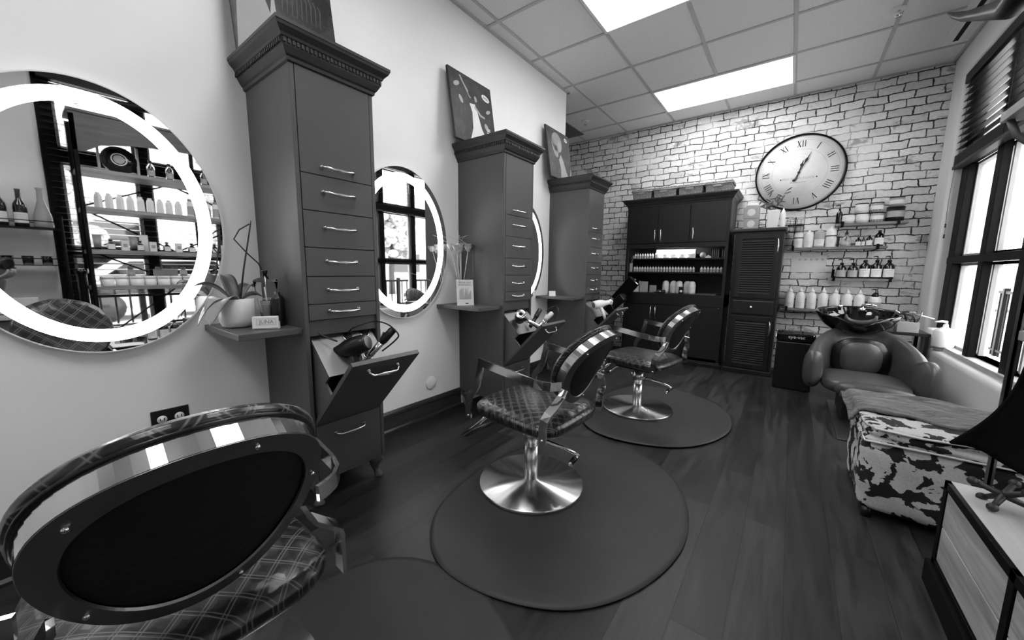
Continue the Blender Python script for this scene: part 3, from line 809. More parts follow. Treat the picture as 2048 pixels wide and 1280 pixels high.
def aim(p, nozzle, handle):
    X = V(nozzle).normalized(); Z = -V(handle); Z = (Z-X*Z.dot(X)).normalized(); Y = Z.cross(X)
    return Matrix(((X.x, Y.x, Z.x, p[0]), (X.y, Y.y, Z.y, p[1]), (X.z, Y.z, Z.z, p[2]), (0,0,0,1)))
def Rm(x, y, z, rx=0, ry=0, rz=0): return T(x, y, z) @ R('Z', rz) @ R('Y', ry) @ R('X', rx)
# tray surface runs from (.565,.640) up-left to (.365,.840); points on it:
def tray(y0, s, y, h=0.0): return (.565-.7071*s+.7071*h, y0+y, .640+.7071*s+.7071*h)
def iron(pa, pb, label, m='black_plastic', tip='nickel'):
    pa, pb = V(pa), V(pb); t = thing('curling_iron', label, 'curling iron', pa, 0, 'curling irons in the open tool bins'); d = pb-pa
    MB().tube([(0,0,0), d*.12, d*.55], [.013,.015,.015], 12).obj('barrel', tip, t)
    MB().tube([d*.5, d*.6, d*.95, d], [.016,.019,.018,.011], 12).obj('iron_handle', m, t)
    MB().tube([d*.2+V((0,0,.016)), d*.5+V((0,0,.020)), d*.62+V((0,0,.034))], [.004,.004,.005], 8).obj('clamp_lever', m, t)
    return t
def cord(par, pts, m='black_plastic', r=.0038):
    P = [V(p) for p in pts]; o0 = par.location.copy(); out = []
    for i in range(len(P)-1):
        p0, p1, p2, p3 = P[max(i-1,0)], P[i], P[i+1], P[min(i+2, len(P)-1)]
        for j in range(8):
            k = j/8; out.append(.5*((2*p1)+(-p0+p2)*k+(2*p0-5*p1+4*p2-p3)*k*k+(-p0+3*p1-3*p2+p3)*k**3)-o0)
    out.append(P[-1]-o0)
    return MB().tube(out, r, 7).obj('power_cord', m, par)
# tower nearest the camera
p = tray(YT[0], .095, .165, .058); dr0 = hair_dryer(aim(p, (-.80,-.45,-.30), (.45,.35,-.75)), 'black_plastic', 'black hair dryer with silver intake grille in the nearest open bin', 'tray_steel')
a = tray(YT[0], .050, .235, .016); ir0 = iron(a, (a[0]+.085, a[1]+.085, a[2]+.135), 'black curling iron standing up out of the nearest open bin')
cord(ir0, [tray(YT[0], .20, .20, .0), (.46, .94, .82), (.50, 1.02, .845), (.60, 1.03, .84), (.665, 1.04, .80), (.655, 1.03, .77), (.61, .99, .72)])
cord(dr0, [tray(YT[0], .245, .05, .03), tray(YT[0], .20, .07, .03), tray(YT[0], .14, .11, .05)])
t = thing('power_strip', 'dark power strip with plugs inside the nearest open bin', 'power strip', (.30, .775, .775)); box(-.03, .12, -.02, .02, -.015, .015).obj('strip_body', 'black_plastic', t, bevel=.004)
box(.06, .10, -.012, .018, .015, .04).obj('plug', 'pale_ink', t, bevel=.003)
# middle tower
p = tray(YT[1], .110, .100, .060); hair_dryer(aim(p, (-.55,.60,-.55), (.62,.45,-.50)), 'black_plastic', 'silver and black round ended hair dryer in the middle open bin', 'nickel', True)
a = tray(YT[1], .03, .19, .02); iron(a, (a[0]+.02, a[1]+.11, a[2]+.13), 'black flat curling iron lying in the middle open bin', tip='black_plastic')
a = tray(YT[1], .00, .235, .03); ir1 = iron(a, (a[0]+.095, a[1]+.075, a[2]+.125), 'silver curling iron with pale handle in the middle open bin', 'milky_plastic')
cord(ir1, [(.62, 2.42, .79), (.68, 2.44, .83), (.72, 2.43, .80), (.70, 2.40, .74)])
# farthest tower
p = tray(YT[2], .10, .13, .075); dr2 = hair_dryer(aim(p, (.45,.75,.12), (.45,.1,-.8)), 'white_plastic', 'white hair dryer in the farthest open bin', 'tray_steel')
cord(dr2, [(.46, 3.60, .82), (.52, 3.70, .86), (.60, 3.74, .84), (.56, 3.72, .78)])

# ------------------------------------------------------------ things on the side shelves
SH = .8405
t = thing('potted_orchid', 'bare orchid with broad drooping leaves in a white pot on the nearest side shelf', 'plant', (.185, .565, SH))
MB().lathe([(0,0),(.040,0),(.056,.008),(.064,.03),(.067,.07),(.067,.122),(.063,.124),(.062,.105),(0,.105)], 36, None, True, False).obj('pot', 'ceramic', t)
def leafm(base, d, L, W, rise, drop, tw=0):
    d = V(d).normalized(); sd = V((-d.y, d.x, 0)); base = V(base)
    def fn(u, v):
        s = u; w = W*math.sin(PI*min(1, s*.92+.08))**.6*(v-.5)*2
        z = rise*math.sin(s*PI*.55) - drop*s*s
        return tuple(base + d*(L*s*(1-.25*s*drop/max(L,.01))) + sd*w*math.cos(tw*s) + V((0,0,z - abs(v-.5)*-.03*math.sin(PI*s)+ w*math.sin(tw*s))))
    return MB().grid(fn, 16, 7)
for k, (dr, L, W, ri, dp) in enumerate([((-.15,-1,0),.14,.028,.10,.02),((.45,-.85,0),.165,.058,.075,.15),((.0,-1.0,0),.17,.036,.05,.13),((-.6,.8,0),.12,.028,.09,.02),((.3,.95,0),.10,.025,.05,.02),((-.9,-.1,0),.11,.03,.12,0.0)]):
    leafm((0,0,.10), dr, L, W, ri, dp, .1).obj('leaf', 'leaf_pale' if k in (1, 2) else 'leaf', t, solid=.0025)
MB().tube([(0.01,0.01,.10),(.025,.03,.25),(.04,.06,.42),(.045,.065,.455)], [.004,.0035,.003,.002], 8).obj('support_stake', 'stem', t)
MB().tube([(.03,.118,.20),(.032,.085,.275),(.028,.045,.32),(.022,.005,.375),(.028,.025,.415),(.042,.060,.442)], .0028, 7).obj('flower_stem', 'stem', t)

t = thing('disinfectant_jar', 'clear glass disinfectant jar with black stopper on the nearest side shelf', 'jar', (.228, .668, SH))
MB().lathe([(0,0),(.036,0),(.038,.006),(.036,.010),(.024,.014),(.026,.03),(.032,.08),(.041,.15),(.046,.19),(.046,.195),(.043,.195),(.038,.15),(.029,.08),(.022,.03),(0,.028)], 36, None, True, False).obj('glass_body', 'thin_glass', t)
MB().lathe([(.047,.194),(.047,.200),(.040,.207),(.012,.216),(.004,.224),(0,.224)], 36, None, True, False).obj('lid', 'thin_glass', t)
MB().lathe([(0,.222),(.007,.222),(.011,.240),(.011,.246),(0,.246)], 20, None, True, False).obj('stopper', 'black_plastic', t)
MB().tube([(0,0,.03),(0,0,.22)], .0015, 6).obj('lift_rod', 'nickel', t)
MB().tube([(-.01,.01,.04),(.012,-.01,.17)], .003, 6).obj('comb', 'white_plastic', t)
MB().lathe([(.0165,.03),(.021,.08),(.025,.11),(0,.11)], 24, None, True, False).obj('liquid', 'pale_ink', t)
AJ = R('Z', 1.20)
text('jar_lettering', 'BARBICIDE', .0118, 'label_white', t, AJ @ T(0, -.0395, .122) @ FY)
text('jar_lettering', 'DISINFECTANT', .0055, 'label_white', t, AJ @ T(0, -.0375, .107) @ FY); text('jar_lettering', 'GERMICIDE  FUNGICIDE', .0045, 'label_white', t, AJ @ T(0, -.036, .098) @ FY)
t = thing('spray_bottle', 'black bottle standing against the nearest tower behind the disinfectant jar', 'bottle', (.27, .695, SH)); MB().lathe([(0,0),(.026,0),(.028,.004),(.028,.115),(.022,.13),(.012,.138),(.012,.15),(0,.15)], 24, None, True, False).obj('bottle_body', 'black_plastic', t)
t = thing('card_holder', 'white business card holder at the front of the nearest side shelf', 'card holder', (.345, .615, SH), .98)
MB().box(-.048, .048, -.003, .0, .0, .052).box(-.048, .048, .0, .022, 0, .006).box(-.048, .048, .020, .022, 0, .03).obj('holder', 'white_plastic', t, bevel=.001)
box(-.046, .046, .001, .014, .006, .054).obj('cards', 'paper', t); box(-.046, .046, -.0048, -.003, .001, .006).obj('lip', 'pale_ink', t)
text('card_lettering', 'JUNA', .022, 'pale_ink', t, T(.004, -.0035, .031) @ FY)
fr = MB()
for a in ((-.032,.038,.0185,.0195),(-.032,.038,.0435,.0445),(-.032,-.031,.0185,.0445),(.037,.038,.0185,.0445)): fr.box(a[0], a[1], -.0036, -.003, a[2], a[3])
fr.obj('card_border', 'pale_ink', t)

# dried flowers and flyer on the middle shelf
t = thing('dried_flowers', 'bunch of dried paper roses and curly twigs on the middle side shelf', 'flowers', (.12, 2.01, SH))
MB().lathe([(0,0),(.028,0),(.030,.01),(.026,.12),(.03,.15),(.027,.15),(.023,.12),(.02,.01),(0,.01)], 24, None, True, False).obj('vase', 'glass', t)
rr = random.Random(3)
heads = [(-.02,-.085,.42),(.03,-.05,.40),(.0,-.01,.43),(.055,.02,.41),(.02,.055,.43),(-.03,.03,.41),(.04,-.09,.41)]
for h in heads:
    MB().tube([(rr.uniform(-.01,.01), rr.uniform(-.01,.01), .02), (h[0]*.4, h[1]*.4, .2), (h[0], h[1], h[2])], .0024, 6).obj('stalk', 'straw', t)
    m = MB()
    for k in range(7):
        a = k*.95; 
        def pf(u, v, a=a, k=k):
            ang = a+(u-.5)*1.9; rad = .008+.022*v**.8*(1 if k % 2 else .7); return (h[0]+rad*math.cos(ang), h[1]+rad*math.sin(ang), h[2]-.012+.034*v-.01*(2*abs(u-.5))**2)
        m.grid(pf, 7, 5)
    m.ell((h[0], h[1], h[2]), (.012,.012,.014), None, 10, 8)
    m.obj('rose_head', 'flower_paper', t)
for k in range(5):
    a0_, r0_ = rr.uniform(0, 6.28), .02+.01*k; c = (rr.uniform(-.02,.05), rr.uniform(-.07,.06))
    MB().tube([(c[0]+r0_*.7*math.cos(a0_+s*.55), c[1]+r0_*math.sin(a0_+s*.55), .40+s*.0085) for s in range(14)], .0014, 5).obj('curly_twig', 'straw', t)
MB().tube([(.03,-.04,.14),(.10,-.13,.20),(.14,-.24,.235),(.15,-.34,.235)], .0012, 5).obj('curly_twig', 'straw', t)
t = thing('flyer_stand', 'clear stand holding a pale flyer in front of the dried flowers', 'flyer', (.215, 1.955, SH), .95)
def slab(x0, x1, z0, z1, th, lean): return MB().add([(x0,0,z0),(x1,0,z0),(x1,th,z0),(x0,th,z0),(x0,lean,z1),(x1,lean,z1),(x1,lean+th,z1),(x0,lean+th,z1)], [(0,3,2,1),(4,5,6,7),(0,1,5,4),(1,2,6,5),(2,3,7,6),(3,0,4,7)], None, False)
slab(-.062, .062, .0, .185, .003, .03).obj('flyer', 'paper', t); box(-.06, .06, .003, .045, 0, .003).obj('stand_foot', 'glass', t)
LN = T(0,0,0) @ R('X', -.16)
text('flyer_lettering', 'SHOW LOVE', .0155, 'pale_ink', t, LN @ T(.0, -.0016, .166) @ FY); text('flyer_lettering', 'SHOP LOCAL', .0155, 'pale_ink', t, LN @ T(.0, -.0016, .149) @ FY)
m = MB(); r5 = random.Random(5)
for k in range(16):
    x = -.042+.0055*k; hh = r5.uniform(.03, .085); m.box(x, x+.0035, -.0022, -.001, .045, .045+hh, LN)
m.obj('flyer_drawing', 'label_grey', t); MB().box(.0, .022, -.0022, -.001, .012, .018, LN).obj('flyer_mark', 'ink', t)
t = thing('table_sign', 'small white folded sign on the farthest side shelf', 'sign', (.15, 3.30, SH), .8)
slab(-.035, .035, 0, .05, .002, .018).obj('sign_front', 'paper', t); MB().add([(-.035,.035,0),(.035,.035,0),(.035,.02,.05),(-.035,.02,.05)], [(0,1,2,3)], None, False).obj('sign_back', 'label_grey', t)

# ------------------------------------------------------------ hutch against the brick wall
HF = 4.75                      # front plane
t = thing('hutch_cabinet', 'wide black hutch cabinet with open shelves against the brick wall', 'cabinet', (.37, HF, 0))
Wd = 1.145; Dp = BY-HF-.004
m = MB()
m.box(0, .03, 0, Dp, 0, 1.89).box(Wd-.03, Wd, 0, Dp, 0, 1.89).box(.03, Wd-.03, Dp-.015, Dp, 0, 1.89)
m.box(.03, Wd-.03, .012, Dp-.015, .09, .70); m.box(0.0, Wd, -.003, Dp, .70, .838)
m.box(.03, Wd-.03, .012, Dp-.015, 1.43, 1.89); m.box(.03, Wd-.03, 0, .014, 1.385, 1.44); m.box(.03, Wd-.03, 0, .014, 1.86, 1.89)
m.obj('carcass', 'hutch_black', t, bevel=.002)
for z in (1.265, 1.10): box(.03, Wd-.03, .05, Dp-.015, z-.018, z).obj('shelf', 'hutch_black', t, bevel=.001)
cp = [(.0, 1.885), (.004, 1.888), (.008, 1.905), (.018, 1.912), (.026, 1.93), (.045, 1.95), (.050, 1.962), (.058, 1.966), (.058, 1.980), (.055, 1.980)]
vs = []; fs = []
for o, z in cp: vs += [(-o, Dp, z), (-o, -o, z), (Wd+o, -o, z), (Wd+o, Dp, z)]
for i in range(len(cp)-1):
    for k in range(4): k2 = (k+1) % 4; fs.append((i*4+k, i*4+k2, i*4+4+k2, i*4+4+k))
fs.append((0,1,2,3)); n = len(cp); fs.append(tuple(n*4-1-k for k in range(4)))
MB().add(vs, fs, None, False).obj('crown_moulding', 'crown_dark', t)
m = MB(); m.box(-.004, Wd+.025, -.022, 0, 0, .045).box(-.002, Wd+.012, -.012, 0, .045, .06); m.obj('base_moulding', 'hutch_black', t, bevel=.004)
HV = R('X', PI/2) @ R('Z', PI/2)      # pull handle turned vertical and facing -y
def vhandle(p, x, y, z): return put_handle(p, x, y, z, R('Z', -PI/2) @ R('X', PI/2))
for x0, x1, hx in ((.035, .378, .350), (.382, .735, .418), (.742, 1.118, .775)):
    d = box(x0, x1, -.006, .012, 1.445, 1.870).obj('door', 'hutch_black', t, bevel=.002); vhandle(d, hx, -.006, 1.535)
for x0, x1, hx in ((.035, .378, .352), (.384, .735, .408), (.742, 1.118, None)):
    d = box(x0, x1, -.006, .012, .095, .692).obj('door', 'hutch_black', t, bevel=.002)
    if hx: vhandle(d, hx, -.006, .595)
for x in (.02, 1.10): MB().ell((x, -.008, .69), (.006, .004, .006), None, 8, 6).obj('hinge_pin', 'nickel', t)

# baskets on top
def basket(x, y, z, w, label):
    t = thing('wicker_basket', label, 'basket', (x, y, z), 0, 'wicker baskets on top of the hutch')
    h = .105; d = .24
    MB().add([(.01,.01,0),(w-.01,.01,0),(w-.01,d-.01,0),(.01,d-.01,0),(0,0,h),(w,0,h),(w,d,h),(0,d,h)], [(0,3,2,1),(4,5,6,7),(0,1,5,4),(1,2,6,5),(2,3,7,6),(3,0,4,7)], None, False).obj('basket_body', 'pale_wicker', t, bevel=.01)
    box(-.008, w+.008, -.008, d+.008, h, h+.022).obj('lid', 'pale_wicker', t, bevel=.008)
    MB().tube([(a, b, h-.004) for a, b in ((-.006,-.006),(w+.006,-.006),(w+.006,d+.006),(-.006,d+.006),(-.006,-.006))], .006, 8).obj('rim_band', 'label_grey', t)
    box(w*.3, w*.62, -.009, .004, h-.035, h-.012).obj('grip_hole', 'pale_ink', t)
for i, (x, w) in enumerate(((.405, .235), (.660, .262), (.945, .262), (1.228, .268))):
    basket(x, HF+.02+.01*i, 1.981, w, ['leftmost wicker basket with lid on top of the hutch', 'second wicker basket from the left on top of the hutch', 'third wicker basket from the left on top of the hutch', 'rightmost wicker basket with lid on top of the hutch'][i])

# ------------------------------------------------------------ bottle kit
def bottle(kind, s=1.0):
    k = {}
    return k
def make_bottle(name, cat, prof, cap, m, mc, lab=None, ml='label_white', group=None, label='', pump=False, seg=18):
    t = thing(name, label, cat, (0, 0, 0), 0, group)
    MB().lathe([(0, prof[0][1])]+prof+[(0, prof[-1][1])], seg, None, True, False).obj('bottle_body', m, t)
    if cap: MB().lathe([(0, cap[0][1])]+cap+[(0, cap[-1][1])], seg, None, True, False).obj('cap', mc, t)
    if lab:
        r, z0, z1 = lab; vs = []; fs = []
        for i in range(11):
            a = -PI/2 + (i-5)/5*1.15
            vs += [(r*math.cos(a), r*math.sin(a), z0), (r*math.cos(a), r*math.sin(a), z1)]
        for i in range(10): fs.append((2*i, 2*i+2, 2*i+3, 2*i+1))
        MB().add(vs, fs).obj('paper_label', ml, t)
        m2 = MB()
        for q in range(3):
            zz = z1-(z1-z0)*(.25+.2*q); w2 = .55-.12*q; vs = []; fs = []
            for i in range(7):
                a = -PI/2+(i-3)/3*w2; vs += [((r+.0004)*math.cos(a), (r+.0004)*math.sin(a), zz), ((r+.0004)*math.cos(a), (r+.0004)*math.sin(a), zz+(z1-z0)*.035)]
            for i in range(6): fs.append((2*i, 2*i+2, 2*i+3, 2*i+1))
            m2.add(vs, fs)
        m2.obj('label_print', 'pale_ink', t)
    if pump:
        h = (cap or prof)[-1][1]
        q = MB().cyl(.0035, h, h+.028, 8); q.tube([(0,0,h+.030),(-.02,-.005,h+.032),(-.034,-.008,h+.024)], [.007,.005,.0035], 8); q.obj('pump_head', mc, t)
    return t
used = {}
def place(proto, key, loc, label, rz=0, sc=1.0):
    # first use moves the prototype itself, later uses are copies
    if key not in used: used[key] = proto; o = proto; o.location = loc; o.rotation_euler = (0, 0, rz); o['label'] = label
    else: o = dup(used[key], loc, rz, label)
    if sc != 1.0: o.scale = (sc, sc, sc)
    return o
def build_row(key, maker, spots, labels):
    proto = maker()
    for i, (x, y, z) in enumerate(spots): place(proto, key, (x, y, z), labels[i] if isinstance(labels, list) else labels, 0)

HZ1, HZ2, HZ0 = 1.266, 1.101, .839
# colour bottles on the hutch shelves
def col_bottle(): return make_bottle('colour_bottle', 'bottle', [(.013,0),(.0145,.003),(.0145,.042),(.010,.052),(.0055,.056),(.0055,.062)], [(.007,.062),(.0045,.078)], 'milky_plastic', 'black_plastic', (.0148,.006,.034), 'label_grey', 'small hair colour bottles on the middle shelf of the hutch', 'small white hair colour bottle in the long row on the middle hutch shelf', seg=12)
xs = [.455+.0335*i for i in range(22)] + [1.245+.034*i for i in range(7)]
build_row('cb', col_bottle, [(x, HF+.11, HZ2) for x in xs], 'small white hair colour bottle in the long row on the middle hutch shelf')
p2 = make_bottle('colour_bottle', 'bottle', [(.013,0),(.0145,.003),(.0145,.042),(.010,.052),(.0055,.056),(.0055,.062)], [(.007,.062),(.0045,.078)], 'milky_plastic', 'black_plastic', (.0148,.006,.034), 'label_grey', 'small hair colour bottles on the top shelf of the hutch', '', seg=12)
for i in range(8): place(p2, 'cb2', (.455+.031*i, HF+.12, HZ1), 'small white hair colour bottle in the short row on the top hutch shelf')
def tub_maker(): return make_bottle('product_tub', 'jar', [(.036,0),(.040,.006),(.040,.028),(.036,.034)], [(.041,.034),(.042,.038),(.038,.058),(.028,.066)], 'white_plastic', 'white_plastic', None, group='white domed tubs under the strip light')
for i in range(5): place(tub_maker() if i == 0 else None, 'tub', (.745+.094*i, HF+.11, HZ1), ['leftmost white domed tub on the top hutch shelf', 'second white domed tub from the left on the top hutch shelf', 'middle white domed tub on the top hutch shelf', 'second white domed tub from the right on the top hutch shelf', 'rightmost white domed tub on the top hutch shelf'][i])
t = thing('long_box', 'long white printed box lying behind the domed tubs on the top hutch shelf', 'box', (.69, HF+.20, HZ1)); box(0, .46, 0, .05, 0, .11).obj('box_body', 'paper', t, bevel=.002)
text('box_lettering', 'NEW SMOOTHING   COLOR', .012, 'ink', t, T(.16, -.001, .096) @ FY)
t = thing('strip_light', 'slim lit strip light under the upper hutch cupboard', 'lamp', (.69, HF+.06, 1.4285)); box(0, .46, 0, .03, -.012, .0).obj('lamp_body', 'white_plastic', t); box(.01, .45, .004, .026, -.015, -.012).obj('tube', 'strip_glow', t)
t = thing('round_tin', 'grey round tin standing on edge on the top hutch shelf', 'tin', (1.248, HF+.14, HZ1)); MB().cyl(.033, 0, .03, 28, T(0, 0, .034) @ R('X', PI/2)).obj('tin_body', 'label_grey', t)
t = thing('desk_sign', 'small white angular holder on the top hutch shelf', 'sign', (1.31, HF+.10, HZ1)); MB().prism([(-.03,0),(.03,0),(.03,.015),(.0,.035),(-.03,.01)], 0, .02, R('X', PI/2)).obj('holder', 'paper', t)
for i in range(6): 
    o = thing('swatch_book', 'dark swatch book with pale spine standing on the top hutch shelf', 'book', (1.335+.0205*i+(.02 if i > 3 else 0), HF+.15, HZ1), 0, 'swatch books on the top hutch shelf')
    box(0, .018, 0, .14, 0, .105).obj('cover', 'black_plastic', o); box(.004, .008, -.001, .0, .004, .10).obj('spine_label', 'paper', o)
# items on the hutch counter
def gal(): return make_bottle('product_bottle', 'bottle', [(.034,0),(.040,.006),(.041,.05),(.041,.105),(.034,.135),(.020,.150),(.0,.152)], None, 'milky_plastic', 'milky_plastic', (.0414,.02,.09), 'paper', 'rounded white bottles on the hutch counter')
for i, (x, y) in enumerate(((.845, .16), (.935, .16), (1.010, .12), (1.093, .16), (1.158, .10))):
    place(gal() if i == 0 else None, 'gal', (x, HF+y, HZ0), ['leftmost rounded white bottle on the hutch counter', 'second rounded white bottle from the left on the hutch counter', 'middle rounded white bottle on the hutch counter', 'rounded white bottle half hidden by a small black box on the hutch counter', 'rightmost rounded white bottle on the hutch counter'][i])
def boxthing(name, cat, label, x, y, z, w, d, h, mt, rz=0, group=None, ry=0):
    o = thing(name, label, cat, (x, y, z), rz, group); MB().box(-w/2, w/2, -d/2, d/2, 0, h, R('Y', ry)).obj('box_body', mt, o, bevel=.0015)
    return o
o = boxthing('note_cup', 'box', 'pale patterned square cup of notes at the left end of the hutch counter', .480, HF+.12, HZ0, .07, .06, .10, 'marble_tin')
MB().box(-.025,.0,-.01,.0,.10,.165).box(.0,.04,-.005,.005,.09,.15, R('Y', .3)).obj('notes', 'label_grey', o)
boxthing('photo_frame', 'frame', 'large pale grey card leaning on the hutch counter', .580, HF+.13, HZ0, .105, .008, .135, 'label_grey')
boxthing('photo_frame', 'frame', 'small dark grey card leaning on the hutch counter', .700, HF+.12, HZ0, .085, .008, .09, 'pale_ink')
o = boxthing('card_box', 'box', 'small black box with a pale window in front of the rounded bottles', 1.05, HF+.06, HZ0, .05, .03, .085, 'black_plastic'); box(-.012, .015, -.0165, -.015, .02, .045).obj('box_window', 'paper', o)
t = thing('scissors_case', 'open black case with silver scissors on the hutch counter', 'case', (.80, HF+.06, HZ0+.001)); MB().box(-.06,.07,-.03,.03,0,.012).box(-.05,.06,.015,.02,.0,.05,R('X',-.5)).obj('case_body', 'black_plastic', t); MB().ell((0,-.01,.018),(.02,.006,.006),None,8,6).obj('scissors', 'chrome', t)
t = thing('metal_trays', 'stack of thin dark trays at the right of the hutch counter', 'tray', (1.32, HF+.10, HZ0)); MB().box(-.12,.10,-.06,.06,0,.006).box(-.10,.11,-.055,.06,.008,.014).obj('tray_body', 'satin_steel', t)
t = thing('colour_gun', 'black and silver nozzle hanging inside the left side of the hutch', 'tool', (.425, HF+.06, 1.28)); MB().tube([(0,0,0),(.02,.0,.02),(.03,.0,-.02),(.0,0,-.05),(.02,0,-.09)], [.012,.014,.012,.010,.008], 8).obj('nozzle_body', 'satin_steel', t); MB().ell((.0,.01,-.03),(.028,.02,.045),None,12,8).obj('housing', 'black_plastic', t)
t = thing('paper_roll', 'pale paper strip hanging at the left side of the hutch', 'paper', (.425, HF+.05, 1.09)); box(-.017, .02, 0, .012, 0, .115).obj('strip_body', 'label_grey', t, bevel=.004)

# ------------------------------------------------------------ louvred cabinet
LX, LF = 1.575, 4.72; LW = .432; LD = BY-LF-.004
t = thing('louvred_cabinet', 'tall narrow black cabinet with louvred doors beside the hutch', 'cabinet', (LX, LF, 0))
box(0, LW, 0, LD, .0, 1.53).obj('carcass', 'hutch_black', t, bevel=.002)
box(-.035, LW+.018, -.03, LD, 1.53, 1.562).obj('top', 'crown_dark', t, bevel=.008)
box(-.005, LW+.01, -.018, 0, 0, .05).obj('base_moulding', 'hutch_black', t, bevel=.006)
for z0, z1, hz in ((.835, 1.50, 1.375), (.065, .635, .515)):
    f = MB(); a, b = .03, LW-.03
    f.box(a, a+.045, -.018, -.001, z0, z1).box(b-.045, b, -.018, -.001, z0, z1).box(a+.045, b-.045, -.018, -.001, z0, z0+.045).box(a+.045, b-.045, -.018, -.001, z1-.045, z1)
    d = f.obj('louvred_door', 'hutch_black', t, bevel=.002)
    s = MB(); z = z0+.055
    while z < z1-.05: s.box(a+.045, b-.045, -.0095, .0095, -.0016, .0016, T(0, -.011, z) @ R('X', .55)); z += .0245
    s.obj('louvre_panel', 'louvre_lit_black', d); put_handle(d, b-.018, -.018, hz, R('Z', -PI/2) @ R('X', PI/2))
d = box(.028, LW-.028, -.018, -.001, .655, .805).obj('drawer', 'hutch_black', t, bevel=.010)
MB().lathe([(.007,0),(.006,.008),(.013,.016),(.014,.022),(.009,.027),(0,.028)], 20, T(LW/2-.01, -.018, .735) @ R('X', PI/2), True, False).obj('knob', 'nickel', d)
for z in (1.44, .88, .60, .13): box(.012, .03, -.012, 0, z, z+.035).obj('hinge', 'black_plastic', t)
LT = 1.563
# things on the louvred cabinet
def pbox(x, y, z, w, h, label, m1):
    o = thing('patterned_box', label, 'box', (x, y, z), 0, 'patterned caddies stacked on the louvred cabinet')
    box(-w/2, w/2, -.045, .045, 0, h).obj('box_body', m1, o, bevel=.004)
    MB().lathe([(w*.27, 0), (w*.27, .0015)], 8, T(0, -.0452, h*.52) @ R('X', PI/2), False).obj('front_plate', 'paper', o)
    return o
g = G('lattice_print'); x_, y_, z_ = sep(g, g.obj())
w1 = g.math('SINE', g.math('MULTIPLY', g.math('ADD', x_, z_), 420)); w2 = g.math('SINE', g.math('MULTIPLY', g.math('SUBTRACT', x_, z_), 420))
g.l(g.rng(g.math('MAXIMUM', w1, w2), .2, .8, .04, .6), g.b.inputs['Base Color'])
pbox(1.70, 4.86, LT, .14, .115, 'black and white patterned caddy at the bottom of the stack on the louvred cabinet', 'lattice_print')
pbox(1.695, 4.86, LT+.117, .145, .12, 'larger black and white patterned caddy on top of the stack', 'lattice_print')
t = thing('tissue_stack', 'folded white tissue on top of the patterned caddies', 'tissue', (1.70, 4.86, LT+.238)); MB().ell((0,0,.018),(.06,.04,.018),None,12,6,.5).obj('tissue', 'paper', t)
t = thing('wire_cube', 'small wire organiser between the caddies and the white vase', 'organiser', (1.800, 4.88, LT)); m = MB()
for a in (-.03, .03):
    for b in (-.03, .03): m.tube([(a, b, 0), (a, b, .10)], .002, 5)
for z in (.003, .05, .10): m.tube([(-.03,-.03,z),(.03,-.03,z),(.03,.03,z),(-.03,.03,z),(-.03,-.03,z)], .002, 5)
m.obj('wire_frame', 'window_black', t)
t = thing('vase_of_leaves', 'square white vase with dark leafy sprigs on the louvred cabinet', 'plant', (1.892, 4.86, LT))
MB().add([(-.048,-.04,0),(.044,-.04,0),(.044,.04,0),(-.048,.04,0),(-.052,-.045,.19),(.056,-.045,.19),(.056,.045,.19),(-.052,.045,.19)], [(0,3,2,1),(4,5,6,7),(0,1,5,4),(1,2,6,5),(2,3,7,6),(3,0,4,7)], None, False).obj('vase', 'ceramic', t, bevel=.008)
r9 = random.Random(9)
for k, e in enumerate(((-.11,0,.30),(-.05,.01,.33),(-.14,-.02,.25),(.09,.0,.38),(.05,.01,.30),(-.08,.02,.22))):
    MB().tube([(0,0,.18),(e[0]*.5,e[1]*.5,.18+(e[2]-.18)*.45),e], .0025, 6).obj('sprig', 'leaf', t)
    m = MB()
    for q in range(5):
        f_ = .4+.15*q; bx, bz = e[0]*f_, .18+(e[2]-.18)*f_; an = r9.uniform(-1.2, 1.2)+(PI if q % 2 else 0)*.4
        m.ell((0,0,.028), (.007,.003,.028), T(bx, e[1]*f_, bz) @ R('Y', an), 8, 6)
    m.obj('leaves', 'leaf', t)
t = thing('applicator_bottle', 'slim white pointed bottle at the right end of the louvred cabinet', 'bottle', (1.975, 4.86, LT)); MB().lathe([(0,0),(.022,0),(.024,.004),(.024,.15),(.016,.172),(.006,.195),(.004,.205),(0,.205)], 20, None, True, False).obj('bottle_body', 'white_plastic', t)
t = thing('wire_basket', 'black wire basket holding two dark lidded jars on the brick wall', 'basket', (2.085, 5.10, 1.54)); m = MB()
for z in (0, .045, .085, .125): m.tube([(-.075,-.06,z),(.075,-.06,z),(.075,.1,z),(-.075,.1,z),(-.075,-.06,z)], .0022, 5)
for k in range(6): m.tube([(-.075+.03*k,-.06,0),(-.075+.03*k,-.06,.125)], .0018, 5); m.tube([(-.075+.03*k,-.06,0),(-.075+.03*k,.1,0)], .0018, 5)
m.tube([(0,.1,0),(0,.112,.0),(0,.112,.17)], .004, 6); m.obj('wire_frame', 'window_black', t)
for i, x in enumerate((2.05, 2.122)):
    o = thing('lidded_jar', ['left dark lidded jar in the wall wire basket', 'right dark lidded jar in the wall wire basket'][i], 'jar', (x, 5.10, 1.543), 0, 'jars in the wall basket')
    MB().lathe([(0,0),(.030,0),(.032,.004),(.032,.055),(0,.055)], 18, None, True, False).obj('jar_body', 'label_grey', o); MB().cyl(.033, .055, .078, 18).obj('lid', 'black_plastic', o)

